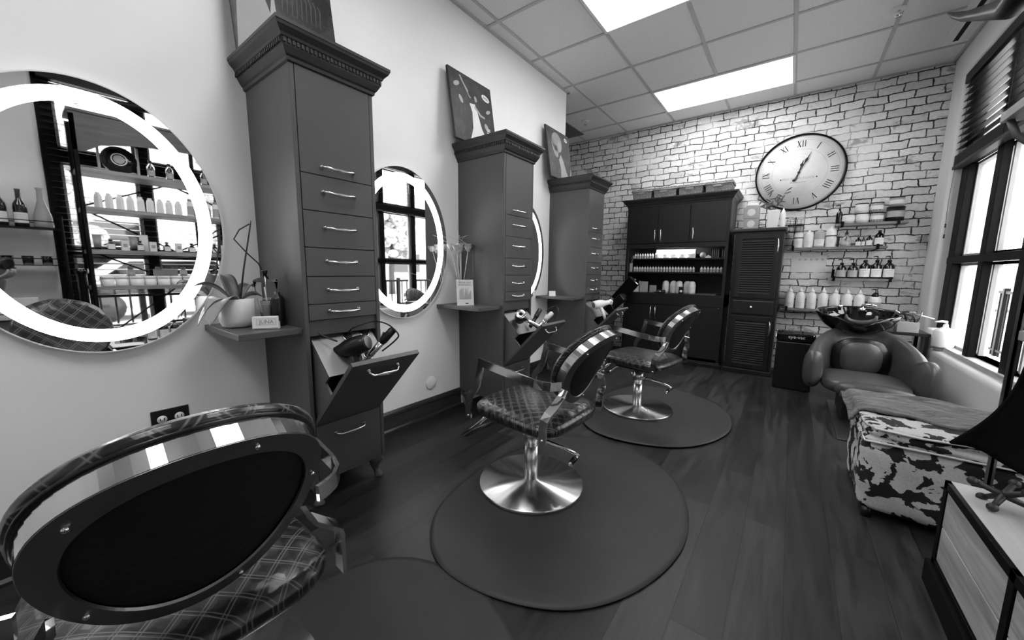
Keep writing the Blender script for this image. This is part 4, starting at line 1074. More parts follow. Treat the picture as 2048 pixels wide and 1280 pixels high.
# ------------------------------------------------------------ wall clock
t = thing('wall_clock', 'large round cream wall clock with roman numerals on the brick wall', 'clock', (2.065, BY, 2.178)); CR = .392
CK = R('X', PI/2)
g = G('clock_paper'); f1, _ = g.noise(g.obj(), 6, 5, .6); g.l(g.rng(f1, .3, .7, .68, .80), g.b.inputs['Base Color']); g.b.inputs['Roughness'].default_value = .6
MB().cyl(CR-.010, .005, .026, 96, CK).obj('clock_face', 'clock_paper', t)
MB().lathe([(CR-.012,.004),(CR,.004),(CR+.004,.014),(CR+.002,.040),(CR-.004,.046),(CR-.012,.040),(CR-.012,.004)], 96, CK, True, False).obj('clock_rim', 'window_black', t)
def cring(r, w): return MB().lathe([(r, .0262), (r+w, .0262)], 96, CK, False, False)
for r, w in ((.335, .0012), (.238, .0012), (.352, .0010)): cring(r, w).obj('dial_line', 'pale_ink', t)
cring(.080, .001).obj('dial_line', 'pale_ink', t).location = (0, 0, .115); cring(.048, .001).obj('dial_line', 'pale_ink', t).location = (0, 0, .115)
NUM = ['XII','I','II','III','IIII','V','VI','VII','VIII','IX','X','XI']
for i, s_ in enumerate(NUM):
    a = -i*PI/6; W = {'I': .022, 'V': .040, 'X': .040}; tot = sum(W[c] for c in s_); x = -tot/2; m = MB(); h = .066
    for c in s_:
        w_ = W[c]; cx = x+w_/2
        def bar(xa, za, xb, zb, th):
            d = V((xb-xa, 0, zb-za)); L_ = d.length; an = math.atan2(d.x, d.z); m.box(-th/2, th/2, -.0275, -.0262, 0, L_, R('Y', a*-1) @ T(xa, 0, .262+za) @ R('Y', an))
        if c == 'I': bar(cx, 0, cx, h, .0075)
        elif c == 'V': bar(cx-.014, h, cx, 0, .0085); bar(cx+.014, h, cx, 0, .0035)
        else: bar(cx-.014, h, cx+.014, 0, .0085); bar(cx+.014, h, cx-.014, 0, .0035)
        x += w_
    m.obj('roman_numeral', 'ink', t)
text('clock_lettering', 'OLD TOWN CLOCK', .030, 'pale_ink', t, T(.0, -.0268, -.060) @ FY, .0002)
text('clock_lettering', 'Restaurant and Bar', .018, 'pale_ink', t, T(.0, -.0268, -.100) @ FY, .0002)
MB().cyl(.007, .0262, .0270, 14, T(-.155, 0, -.060) @ CK).obj('dot', 'ink', t); MB().cyl(.007, .0262, .0270, 14, T(.155, 0, -.060) @ CK).obj('dot', 'ink', t)
def hand(ang, L_, w_, nm, y):
    A_ = R('Y', ang)
    m = MB().prism([(-w_*.3,-.075),(0,-.082),(w_*.3,-.075),(w_*.22,-.02),(w_*.3,L_*.45),(w_*1.0,L_*.62),(w_*.35,L_*.72),(.0012,L_),(-.0012,L_),(-w_*.35,L_*.72),(-w_*1.0,L_*.62),(-w_*.3,L_*.45),(-w_*.22,-.02)], 0, .002, A_ @ T(0, y, 0) @ R('X', PI/2))
    return m.obj(nm, 'ink', t)
hand(math.radians(13), .13, .016, 'hour_hand', -.030); hand(math.radians(24), .22, .013, 'minute_hand', -.034)
MB().cyl(.012, .0262, .037, 20, CK).obj('hub', 'ink', t)
MB().ell((-.035, -.033, -.078), (.017, .003, .014), None, 14, 8).obj('counterweight', 'ink', t)

# ------------------------------------------------------------ wall shelves and bottles
def wshelf(x0, x1, z, label):
    o = thing('wall_shelf', label, 'shelf', (x0, BY, z), 0, 'wooden shelves on the brick wall')
    box(0, x1-x0, -.165, -.004, -.024, 0).obj('shelf_board', 'shelf_wood', o, bevel=.002)
    for x in (.05, x1-x0-.07):
        MB().strip([(x,-.006,.09),(x,-.006,-.02),(x,-.03,-.028),(x,-.155,-.028),(x,-.171,-.02),(x,-.171,.02)], (1,0,0), .022, .004).obj('bracket', 'window_black', o)
    return o
S1, S2, S3, S4 = 1.602, 1.372, 1.055, .722
wshelf(2.415, 2.935, S1, 'topmost wooden wall shelf, holding round canisters'); wshelf(2.035, 2.815, S2, 'second wooden wall shelf from the top, reaching the louvred cabinet')
wshelf(2.400, 2.935, S3, 'wooden wall shelf of dark pump bottles, third from the top'); wshelf(2.035, 2.84, S4, 'lowest wooden wall shelf, partly behind the black basin')
IY = 5.115
g = G('check_print'); x_, y_, z_ = sep(g, g.obj()); ck = g.math('MULTIPLY', g.math('SINE', g.math('MULTIPLY', g.math('ADD', x_, z_), 300)), g.math('SINE', g.math('MULTIPLY', g.math('SUBTRACT', x_, z_), 300)))
g.l(g.rng(ck, -.1, .1, .55, .08), g.b.inputs['Base Color'])
def canister(x, z, r_, h, m1, label):
    o = thing('round_canister', label, 'canister', (x, IY, z), 0, 'round canisters on the topmost wall shelf')
    MB().cyl(r_, 0, h, 32).obj('canister_body', m1, o); MB().cyl(r_+.001, h, h+.010, 32).obj('lid', 'black_plastic', o)
    MB().lathe([(r_+.0004, h*.3),(r_+.0004, h*.75)], 32, None, True, False).obj('label_band', 'paper' if m1 != 'black_plastic' else 'label_grey', o)
canister(2.508, S1+.001, .050, .083, 'milky_plastic', 'pale canister at the left of the bottom row on the topmost wall shelf')
canister(2.612, S1+.001, .050, .083, 'milky_plastic', 'pale canister in the middle of the bottom row on the topmost wall shelf')
canister(2.716, S1+.001, .050, .083, 'check_print', 'black and white checked canister in the bottom row on the topmost wall shelf')
canister(2.600, S1+.096, .050, .083, 'milky_plastic', 'pale canister stacked on top, left of the two upper ones')
canister(2.706, S1+.096, .050, .083, 'check_print', 'finely checked pale canister stacked on top, right of the two upper ones')
canister(2.842, S1+.001, .064, .125, 'black_plastic', 'large black canister at the right end of the topmost wall shelf')
canister(2.842, S1+.137, .052, .080, 'label_grey', 'grey and white canister stacked on the large black one')
def amber(name, key, h, r_, label, lab=True, pump=False, ml='label_white', x=0, z=0, y=IY, m1='amber_black'):
    t = make_bottle(name, 'bottle', [(r_*.95,0),(r_,.003),(r_,h*.58),(r_*.8,h*.68),(r_*.33,h*.78),(r_*.3,h*.82)], [(r_*.38,h*.80),(r_*.38,h*.90),(r_*.2,h*.93)], m1, 'black_plastic', (r_*1.012,h*.08,h*.48) if lab else None, ml, 'dark bottles on the wall shelves', label, pump)
    t.location = (x, y, z); return t
amber('spray_bottle', 0, .17, .026, 'slim dark spray bottle at the left end of the topmost wall shelf', False, True, x=2.437, z=S1+.001)
def lp(x, w, h, label, cap=False, band=None, z=S2, m1='milky_plastic', grp='large white bottles on the second wall shelf'):
    t = make_bottle('product_bottle', 'bottle', [(w*.97,0),(w,.004),(w,h*.72),(w*.85,h*.82),(w*.3,h*.92),(w*.2,h),(w*.1,h)], None, m1, 'black_plastic', (w*1.01,h*.08,h*.42), 'paper', grp, label)
    t.location = (x, IY, z)
    if band: MB().lathe([(w*1.02, h*band),(w*1.02, h*band+.012)], 20, None, True, False).obj('dark_band', 'ink', t)
    return t
lp(2.125, .042, .195, 'white bottle with dark band at the left end of the second wall shelf', band=.50); lp(2.212, .042, .185, 'plain white squared bottle, second on the second wall shelf')
lp(2.300, .045, .195, 'bottle with grey upper half, third on the second wall shelf', m1='label_grey'); lp(2.392, .043, .215, 'white bottle with dark band, fourth on the second wall shelf', band=.50)
boxthing('metal_canister', 'canister', 'thin dark tube standing beside the white bottles on the second wall shelf', 2.452, IY, S2+.001, .02, .03, .10, 'black_plastic')
t = thing('dropper_bottle', 'clear glass bottle with black dropper on the second wall shelf', 'bottle', (2.512, IY, S2+.001)); MB().lathe([(0,0),(.038,0),(.04,.004),(.040,.07),(.036,.09),(.015,.11),(.012,.125),(0,.125)], 24, None, True, False).obj('bottle_body', 'glass', t); MB().lathe([(0,.004),(.036,.004),(.036,.06),(0,.06)], 24, None, True, False).obj('liquid', 'milky_plastic', t); MB().lathe([(.014,.122),(.014,.14),(.006,.15),(.004,.175),(0,.175)], 14, None, True, False).obj('dropper', 'black_plastic', t)
for x, h, r_, l in ((2.605,.10,.022,'leftmost small dark dropper bottle on the second wall shelf'),(2.643,.10,.014,'slim dark dropper bottle, middle of three on the second wall shelf'),(2.685,.118,.024,'rightmost small dark dropper bottle on the second wall shelf')): amber('dropper_bottle', 0, h, r_, l, x=x, z=S2+.001)
amber('product_bottle', 0, .165, .036, 'tall dark bottle with a white label at the right end of the second wall shelf', x=2.755, z=S2+.001)
for i, (x, h, r_, ml) in enumerate(((2.505,.17,.040,'label_grey'),(2.592,.17,.040,'label_grey'),(2.680,.20,.042,'label_white'),(2.765,.20,.042,'label_white'),(2.852,.20,.042,'label_white'))):
    amber('pump_bottle', 0, h, r_, ['leftmost dark pump bottle with ornate label on the third wall shelf', 'second dark pump bottle with ornate label on the third wall shelf', 'middle tall dark bottle with white label on the third wall shelf', 'fourth tall dark pump bottle with white label on the third wall shelf', 'rightmost tall dark pump bottle with white label on the third wall shelf'][i], True, i != 2, ml, x=x, z=S3+.001)
wl = ['leftmost', 'second', 'third', 'fourth', 'fifth', 'sixth', 'seventh']
for i in range(7):
    t = make_bottle('shampoo_bottle', 'bottle', [(.040,0),(.0425,.005),(.0425,.135),(.036,.160),(.022,.172),(.020,.178)], [(.022,.178),(.022,.192),(.010,.205),(.005,.225)], 'milky_plastic', 'milky_plastic', (.0430,.012,.075), 'paper', 'white shampoo bottles on the lowest wall shelf', wl[i]+' white shampoo bottle on the lowest wall shelf')
    t.location = (2.105+.0945*i, IY, S4+.001)
t = make_bottle('pump_bottle', 'bottle', [(.046,0),(.048,.005),(.048,.13),(.04,.148),(.020,.155)], [(.026,.152),(.026,.175),(.012,.195)], 'milky_plastic', 'black_plastic', (.0485,.02,.10), 'label_grey', None, 'white bottle with black pump at the right end of the lowest wall shelf', True); t.location = (2.785, IY, S4+.001)
t = thing('wall_notice', 'white paper notice with five small squares pinned on the brick wall', 'notice', (2.085, BY, 1.11)); box(0, .30, -.004, -.001, 0, .185).obj('sheet', 'paper', t)
for k in range(5): o = box(.065+.048*k, .083+.048*k, -.0048, -.004, .13, .15).obj('printed_square', 'pale_ink', t); box(.070+.048*k, .078+.048*k, -.0052, -.0048, .134, .145).obj('square_centre', 'paper', o)
text('notice_lettering', 'PLEASE CHOOSE A SERVICE', .010, 'pale_ink', t, T(.15, -.0045, .17) @ FY, .0002)

# ------------------------------------------------------------ floor vacuum
t = thing('floor_vacuum', 'black upright box shaped floor vacuum beside the louvred cabinet', 'vacuum', (2.19, 4.33, 0))
box(-.15, .14, -.01, .20, .0, .46).obj('vacuum_body', 'black_plastic', t, bevel=.012); box(-.152, .142, -.02, .20, .46, .545).obj('hood', 'black_gloss', t, bevel=.02)
text('vacuum_lettering', 'eye-vac', .042, 'label_white', t, T(.0, -.0215, .508) @ FY)
MB().strip([(-.154,.0,.53),(-.156,-.012,.50),(-.154,.0,.45)], (0,1,0), .012, .004).obj('side_clip', 'chrome', t)

# ------------------------------------------------------------ shampoo chair and basin
SX = 2.61
t = thing('shampoo_chair', 'dark grey leather shampoo chair with rounded arms below the black basin', 'chair', (SX, 3.85, 0))
def shell(u, v):
    # u along the wrap from left arm front round the back to right arm front; v around the cross section
    ph = (u-.5)*2
    ang = ph*2.12; rx = .300; ry = .33
    cx = rx*math.sin(ang) if abs(ang) < PI/2 else math.copysign(rx, ang) + math.copysign(.018, ang)*(abs(ang)-PI/2)/.55
    cy = ry*math.cos(ang) if abs(ang) < PI/2 else -(abs(ang)-PI/2)*.34
    back = max(0, math.cos(ang))
    at = min(1, max(0, (abs(ph)-.55)/.45))
    top = .44+.215*back**.7 + .075*math.sin(PI*at*.5)**2*(1 if at > 0 else 0) - .03*(1 if at > .95 else 0)
    bot = .20
    th = .052+.018*at
    end = max(.0, 1-max(0, (abs(ph)-.86)/.14)**2)**.5
    zc, hz = (top+bot)/2, (top-bot)/2*(.55+.45*end)
    th *= (.15+.85*end)
    a = 2*PI*v; c, s = math.cos(a), math.sin(a)
    nx, ny = (math.sin(ang), math.cos(ang)) if abs(ang) < PI/2 else (math.copysign(1, ang), 0)
    off = math.copysign(abs(c)**.8, c)*th; lean = .20*(.5+.5*s)*back*.4
    return (cx+nx*off, cy+ny*off+lean+.05*back, zc+math.copysign(abs(s)**.75, s)*hz)
def shell2(u, v): return shell(u, v)
vs_n = 61; m = MB()
vs = [shell(i/60, j/24) for i in range(61) for j in range(24)]
fs = [(i*24+j, i*24+(j+1) % 24, (i+1)*24+(j+1) % 24, (i+1)*24+j) for i in range(60) for j in range(24)]
fs.append(tuple(range(24))); fs.append(tuple(60*24+j for j in reversed(range(24))))
m.add(vs, fs).obj('wrap_backrest', 'chair_grey_leather', t)
MB().ell((0, .235, .415), (.135, .06, .135), R('X', -.0), 24, 16, .75).obj('lumbar_pad', 'chair_grey_leather', t)
MB().ell((0, .262, .405), (.188, .066, .172), None, 24, 16, .8).obj('pad_gap_shade', 'black_leather', t)  # black body stands in for the shaded gap around the pad
MB().ell((0, -.01, .262), (.255, .28, .060), None, 32, 14, .55).obj('seat_cushion', 'chair_grey_leather', t)
MB().ell((0.03, -.275, .262), (.215, .075, .058), None, 32, 14, .7).obj('front_roll', 'chair_grey_leather', t)
box(-.12, .16, -.24, .24, 0, .21).obj('chair_base', 'black_plastic', t, bevel=.01)
box(-.17, .24, -.66, .30, .0, .012).obj('floor_plate', 'satin_steel', t, bevel=.003)
box(.14, .40, -.35, .10, .19, .21).obj('side_plate', 'black_plastic', t)
BX, BYY, BZ = 2.585, 4.38, .775
t = thing('shampoo_basin', 'glossy black shampoo basin above the grey shampoo chair', 'basin', (BX, BYY, 0))
def bowl(u, v):
    a = 2*PI*u; prof = [(1.0,.0),(1.03,-.006),(1.03,-.018),(.98,-.045),(.86,-.10),(.66,-.155),(.40,-.175),(0,-.175)]
    pr2 = [(1.0,.0),(.95,-.004),(.92,-.03),(.84,-.075),(.62,-.125),(.36,-.145),(0,-.15)]
    full = list(reversed(prof)) + pr2[1:]
    k = v*(len(full)-1); i = min(int(k+1e-6), len(full)-2); fr_ = k-i
    rr = full[i][0]*(1-fr_)+full[i+1][0]*fr_; zz = full[i][1]*(1-fr_)+full[i+1][1]*fr_
    s, c = math.sin(a), math.cos(a)
    notch = -.055*math.exp(-((a-1.5*PI)/.42)**2)*min(1, max(0, (rr-.55)/.4))
    return (.272*c*rr, .255*math.copysign(abs(s)**.9, s)*rr, BZ+zz+notch+.03*s*rr)
MB().grid(bowl, 64, 40, True).obj('bowl', 'black_gloss', t)
MB().tube([(.092*math.cos(q_), -.262+.012*math.sin(q_), BZ-.008-.062*math.sin(q_)**.6) for q_ in [PI*k/14 for k in range(15)]], [.006,.012]+[.017]*11+[.012,.006], 12).obj('neck_rest', 'chair_grey_leather', t)
MB().cyl(.045, 0, BZ-.17, 20).obj('pedestal', 'black_plastic', t)
fc = MB().cyl(.024, BZ-.01, BZ+.018, 20, T(.055, .20, 0)); fc.tube([(.055,.20,BZ+.018),(.055,.18,BZ+.045),(.10,.15,BZ+.055),(.14,.15,BZ+.045)], [.014,.012,.009,.007], 10); fc.obj('tap', 'chrome', t)
MB().tube([(-.10,.19,BZ-.01),(-.10,.19,BZ+.02),(-.10,.15,BZ+.03)], [.012,.014,.016], 10).obj('spray_head', 'chrome', t)
# side cart beside the basin
t = thing('side_table', 'small black table behind the shampoo chair in the corner', 'table', (2.93, 4.75, 0)); box(-.20, .16, -.16, .20, .575, .60).obj('table_top', 'black_plastic', t, bevel=.003)
for a in (-.18, .14):
    for b in (-.14, .18): MB().box(a-.012, a+.012, b-.012, b+.012, 0, .575).obj('leg', 'black_plastic', t)
t = thing('white_towel_box', 'pale box on the corner table left of the brushes', 'box', (2.80, 4.70, .601)); box(-.05, .05, -.05, .05, 0, .10).obj('box_body', 'label_grey', t, bevel=.003)
t = thing('tool_caddy', 'pale open caddy of brushes and combs on the corner table', 'caddy', (2.955, 4.66, .601)); box(-.075, .06, -.06, .06, 0, .09).obj('caddy_body', 'label_grey', t, bevel=.003)
for k in range(9):
    a = r9.uniform(-.06, .05); b = r9.uniform(-.04, .04); MB().tube([(a, b, .08), (a+r9.uniform(-.10,.10), b-.02, .13+r9.uniform(0,.05)), (a+r9.uniform(-.12,.14), b, .12+r9.uniform(0,.08))], .006, 6).obj('brush', ['chrome','black_plastic','satin_steel'][k % 3], t)
t = thing('plastic_jug', 'translucent jug standing on the floor under the corner table', 'bottle', (2.90, 4.62, .0)); MB().lathe([(0,0),(.07,0),(.075,.01),(.075,.20),(.05,.26),(.02,.29),(.02,.32),(0,.32)], 20, None, True, False).obj('jug_body', 'label_grey', t)
# soap bottles on the sill
t = thing('candle_jar', 'pale tall candle jar standing on the window sill at the corner', 'jar', (3.128, 4.72, SILL+.001)); MB().lathe([(0,0),(.036,0),(.042,.01),(.044,.15),(.040,.17),(0,.17)], 24, None, True, False).obj('jar_body', 'milky_plastic', t)
t = thing('pump_bottle', 'large white refill pump bottle standing on the window sill', 'bottle', (3.155, 4.565, SILL+.001)); 
MB().lathe([(0,0),(.045,0),(.050,.006),(.050,.03),(0,.03)], 24, None, True, False).obj('bottle_base', 'label_grey', t)
MB().lathe([(0,.03),(.062,.03),(.066,.04),(.064,.16),(.055,.175),(.018,.195),(.014,.22),(0,.22)], 28, None, True, False).obj('bottle_body', 'white_plastic', t)
MB().tube([(0,0,.215),(0,0,.24),(-.03,-.02,.245),(-.07,-.03,.238)], [.010,.011,.009,.006], 10).obj('pump_head', 'white_plastic', t)

# ------------------------------------------------------------ dark hood dryer stand behind the farthest tower
t = thing('hood_dryer', 'black hooded dryer on a stand between the farthest tower and the hutch', 'dryer', (.22, 4.48, 0))
m = MB()
for k in range(5): a = 2*PI*k/5; m.tube([(0,0,.10),(.24*math.cos(a),.24*math.sin(a),.05)], [.02,.012], 8)
m.obj('star_base', 'black_plastic', t); MB().cyl(.018, .08, .62, 14).obj('stand_pole', 'black_plastic', t)
for k in range(5): a = 2*PI*k/5; MB().cyl(.025, -.012, .012, 14, T(.24*math.cos(a), .24*math.sin(a), .026) @ R('X', PI/2)).obj('castor', 'black_plastic', t)
MB().box(-.05, .05, -.05, .05, -.14, .20, T(.10, 0, .66) @ R('Y', .85)).obj('housing', 'black_plastic', t, bevel=.012)
MB().box(-.075, .075, -.02, .05, -.14, .20, T(.22, .05, .84) @ R('Y', .7)).obj('visor', 'black_gloss', t, bevel=.008)
MB().tube([(.02,-.06,.62),(.12,-.10,.72),(.16,-.06,.60),(.10,-.02,.45),(.05,0,.3)], .006, 8).obj('hose', 'satin_steel', t)
for p in ((.0,-.07,.60),(.10,-.07,.52),(-.03,-.06,.70)): MB().ell(p, (.012,.010,.012), None, 10, 8).obj('knob', 'nickel', t)
box(-.10, .12, -.05, .08, .20, .58).obj('tool_case', 'black_plastic', t, bevel=.01)

# ------------------------------------------------------------ cow print ottoman, hide and cape
t = thing('ottoman_bench', 'black and white cow print ottoman bench beside the window wall', 'ottoman', (2.43, 2.20, 0))
def soft_box(x0, x1, y0, y1, z0, z1, amp, seed, n=18):
    bm = bmesh.new(); bmesh.ops.create_cube(bm, size=1.0)
    bmesh.ops.subdivide_edges(bm, edges=bm.edges, cuts=n, use_grid_fill=True)
    r = random.Random(seed); ph = [r.uniform(0, 6) for _ in range(6)]
    m = MB()
    bm.verts.ensure_lookup_table()
    for v in bm.verts:
        c = v.co*2; q = V((c.x, c.y, c.z)); k = .93
        e = [math.copysign(min(1, abs(a)), a) for a in q]
        # round corners
        ln = max(1e-6, (abs(e[0])**12+abs(e[1])**12+abs(e[2])**12)**(1/12)); e = [a/ln for a in e]
        w = amp*(math.sin(e[0]*5+ph[0]+e[2]*3)+math.sin(e[1]*6+ph[1])+math.sin(e[2]*7+ph[2]+e[0]*4))
        x = x0+(x1-x0)*(e[0]+1)/2; y = y0+(y1-y0)*(e[1]+1)/2; z = z0+(z1-z0)*(e[2]+1)/2
        m.v.append(V((x+w*e[0], y+w*e[1], z+w*.5*e[2])))
    for f in bm.faces: m.f.append(tuple(v.index for v in f.verts)); m.sm.append(True)
    bm.free(); return m
soft_box(0, .64, 0, .56, .035, .365, .003, 2).obj('upholstered_body', 'cowhide_print', t)
soft_box(-.006, .646, -.006, .566, .360, .440, .003, 5).obj('padded_lid', 'cowhide_print', t)
MB().tube([(-.004,-.004,.368),(.644,-.004,.368),(.644,.564,.368),(-.004,.564,.368)], .005, 8, True).obj('piping', 'label_white', t)
MB().tube([(.02,-.010,.432),(.16,-.012,.424),(.32,-.010,.432),(.50,-.012,.428),(.62,-.010,.432)], .005, 8).obj('lid_fold', 'label_white', t)
for a in (.04, .60):
    for b in (.04, .52): MB().cyl(.02, 0, .045, 12, T(a, b, 0)).obj('foot', 'black_plastic', t)
t = thing('fur_throw', 'striped brown grey fur hide lying over the far side of the cow print bench', 'throw', (2.43, 2.20, 0))
def hide(u, v):
    x = -.075+.76*u; y0 = .15+.10*u+.03*math.sin(u*9)+.02*math.sin(u*23); y = y0+(.60-y0)*v+.02*math.sin(u*7)*v
    z = .452+.012*math.sin(u*11+v*3)*math.sin(v*7+u*2)+.010*math.sin(PI*v)
    if x < 0: z -= min(.05, (-x)**1.3*3)*(.4+.6*(1-v)); x = x*.55-.004
    if v > .93: z -= (v-.93)*.6
    return (x, y, z)
MB().grid(hide, 48, 26).obj('hide', 'striped_fur', t, solid=.012)
t = thing('salon_cape', 'black cape hanging from the end of the product rack beside the cow print bench', 'cape', (2.60, 1.915, 0))
def cape(u, v):
    # u from top (hung) to the pointed hem, v across the folds
    top = V((.42, .02, 1.02)); a = V((.00, .01, .511)); b = V((.50, .0, .36))
    hem = a*(1-v)+b*v
    tp = V((.14+.34*v, .02-.02*v, .92))
    p = tp*(1-u)+hem*u
    # concave edge on the room side
    p.x += .035*math.sin(PI*u)*(1-v); p.z -= .03*math.sin(PI*u)*(1-v)
    fold = .016*math.sin(v*17)*u
    return (p.x+fold*.4, p.y+fold, p.z+.012*math.sin(v*11)*u)
MB().grid(cape, 18, 30).obj('cloth', 'cape_black', t, solid=.012)

# ------------------------------------------------------------ dresser
t = thing('low_dresser', 'low black framed dresser with pale plank fronts under the product rack', 'dresser', (2.59, .425, 0))
DL, DW, DH = 1.443, .45, .395
m = MB(); m.box(-.012, DW, -.01, DL+.012, 0, .085)
for y in (0, .46, .93, DL-.03): m.box(0, .03, y, y+.03, .085, DH)
m.box(0, .03, 0, DL, DH-.028, DH).box(0, .03, 0, DL, .085, .105); m.box(.03, DW, 0, .025, .085, DH-.004).box(.03, DW, DL-.025, DL, .085, DH-.004).box(DW-.03, DW, 0, DL, .085, DH-.004); m.box(.012, .02, 0.02, DL-.02, .1, DH-.03)
m.obj('steel_frame', 'window_black', t, bevel=.001)
box(.012, DW, .008, DL-.004, DH-.022, DH+.001).obj('dresser_top', 'dresser_top_wood', t, bevel=.002)
for y0, y1 in ((.034, .456), (.494, .926), (.964, 1.416)):
    for z0, z1 in ((.110, .234), (.238, .363)):
        box(.004, .012, y0, y1, z0, z1).obj('plank_panel', 'plank_wood', t, bevel=.0015)
t = thing('jack_ornament', 'dark knobbed cast jack shaped ornament on the corner of the dresser', 'ornament', (2.675, 1.735, .396))
c = V((0, 0, .042))
for d in (V((.5,.75,.42)), V((-.85,.25,.25)), V((.45,-.7,.62))):
    d.normalize(); d.z = abs(d.z); MB().tube([c-d*.062, c, c+d*.062], [.007,.010,.007], 10).obj('bar', 'iron_brown', t)
    for s in (1, -1): MB().ell(tuple(c+d*.064*s), (.013,)*3, None, 14, 10).obj('ball_end', 'iron_brown', t)
t = thing('round_tin', 'pale marbled round tin with a dark base band on the dresser', 'tin', (2.775, 1.655, .396)); MB().lathe([(0,0),(.058,0),(.060,.004),(.060,.016),(0,.016)], 32, None, True, False).obj('tin_base', 'satin_steel', t); MB().lathe([(.058,.016),(.056,.050),(0,.052)], 32, None, True, False).obj('tin_body', 'marble_tin', t)

# ------------------------------------------------------------ product rack (seen in the mirror and at the right edge)
RK0, RK1, RXA, RXB = .385, 2.005, 2.715, 3.04
t = thing('product_rack', 'tall dark steel and wood rack of hair products standing on the dresser', 'shelf', (RXA, RK0, .396))
L_, Dd = RK1-RK0, RXB-RXA
for y in (0, L_/2, L_-.03):
    for x in (0, Dd-.03):
        if abs(y-L_/2) < .01 and x == 0: continue
        zb = 0 if abs(y-L_/2) < .01 else -.396
        m = MB(); m.box(x, x+(.030 if y < 1 else .012), y, y+.006, zb, 1.92); m.box(x, x+.006, y, y+.03, zb, 1.92); m.obj('post', 'window_black' if y < 1 else 'satin_steel', t)  # far posts paler: window glint on dark steel put into the colour
RS = [.524, .839, 1.194, 1.511]
for z in RS: box(.004, Dd-.004, .008, L_-.008, z-.032, z).obj('rack_shelf', 'rack_wood', t, bevel=.002)
box(-.115, Dd-.004, L_-.22, L_-.022, RS[2]+.001, RS[2]+.031).obj('end_shelf', 'rack_wood', t, bevel=.002)
MB().tube([(-.10, L_-.05, RS[2]), (-.085, L_-.06, RS[2]-.05), (-.04, L_-.07, RS[2]-.10), (.0, L_-.07, RS[2]-.13)], .010, 8).obj('shelf_bracket', 'arch_wood', t)
hp = [(0, 0), (.0, .30)]+[(.30+.0*k, .30) for k in ()]+[(L_, .30), (L_, 0), (L_-.07, 0)]+[(L_-.07-(L_-.14)*k/16, .14*math.sin(PI*k/16)**.45) for k in range(1, 16)]+[(.07, 0)]
MB().prism(hp, 0, .02, T(0, 0, 1.64) @ Matrix(((0,0,1,0),(1,0,0,0),(0,1,0,0),(0,0,0,1)))).obj('arched_header', 'arch_wood', t)
box(-.01, Dd, -.01, L_+.01, 1.94, 1.965).obj('rack_top', 'arch_wood', t, bevel=.003)
for a, b, c_, d_ in ((.03,.0,.62,.5),(.03,.84,.62,.54),(.66,.54,1.3,.84),(.66,.5,1.3,.0),(.03,1.2,.62,.86),(.66,.86,1.3,1.2),(.03,1.22,.62,1.5),(.66,1.5,1.3,1.22)):
    MB().tube([(Dd-.01, a, b), (Dd-.01, c_, d_)], .008, 6).obj('brace', 'window_black', t)
zz = [.396+z+.001 for z in RS]; PX = 2.82
def face_x(o): o.rotation_euler = (0, 0, -PI/2); return o
def carton(): 
    o = thing('hair_product', 'pale faceted bottle in the row on the second rack shelf from the top', 'bottle', (0,0,0), 0, 'pale faceted bottles on the product rack')
    MB().lathe([(0,0),(.026,0),(.030,.006),(.027,.10),(.022,.118),(.016,.120),(.016,.135),(0,.135)], 6, None, False, False).obj('bottle_body', 'milky_plastic', o); return o
for i in range(9): place(carton() if i == 0 else None, 'carton', (PX+.01*(i % 2), .50+.066*i, zz[2]), 'pale faceted bottle in the row on the second rack shelf from the top')
def tallb(): return make_bottle('shampoo_bottle', 'bottle', [(.026,0),(.028,.004),(.028,.125),(.022,.142),(.014,.150)], [(.018,.148),(.018,.172)], 'milky_plastic', 'pale_ink', (.0285,.02,.10), 'label_grey', 'slim pale bottles on the product rack')
for i in range(9): place(tallb() if i == 0 else None, 'tallb', (PX, 1.12+.068*i, zz[2]), 'slim pale capped bottle at the far half of the second rack shelf from the top', -PI/2)
def sq():
    o = thing('oil_bottle', '', 'bottle', (0,0,0), 0, 'dark square bottles on the product rack')
    MB().lathe([(0,0),(.034,0),(.036,.003),(.036,.052),(.012,.072),(.012,.078),(0,.078)], 4, R('Z', PI/4), False, False).obj('bottle_body', 'amber_black', o, bevel=.003)
    MB().cyl(.013, .078, .094, 14).obj('cap', 'black_plastic', o); box(-.022, .022, -.0268, -.026, .008, .050).obj('paper_label', 'paper', o); return o
def cart2():
    o = thing('boxed_product', '', 'box', (0,0,0), 0, 'pale cartons on the product rack'); box(-.024, .024, -.02, .02, 0, .088).obj('box_body', 'paper', o, bevel=.001); box(-.014, .014, -.0206, -.02, .03, .06).obj('box_print', 'pale_ink', o); return o
for i in range(7): place(sq() if i == 0 else None, 'sq', (PX-.02, .54+.185*i, zz[1]), 'dark square bottle with a white label on the third rack shelf from the top', -PI/2)
for i in range(7): place(cart2() if i == 0 else None, 'c2', (PX+.0, .630+.185*i, zz[1]), 'pale carton between dark square bottles on the third rack shelf from the top', -PI/2)
o = thing('boxed_product', 'tall pale carton on the third rack shelf from the top', 'box', (PX+.05, .765, zz[1]), -PI/2); box(-.026, .026, -.02, .02, 0, .15).obj('box_body', 'paper', o, bevel=.001)
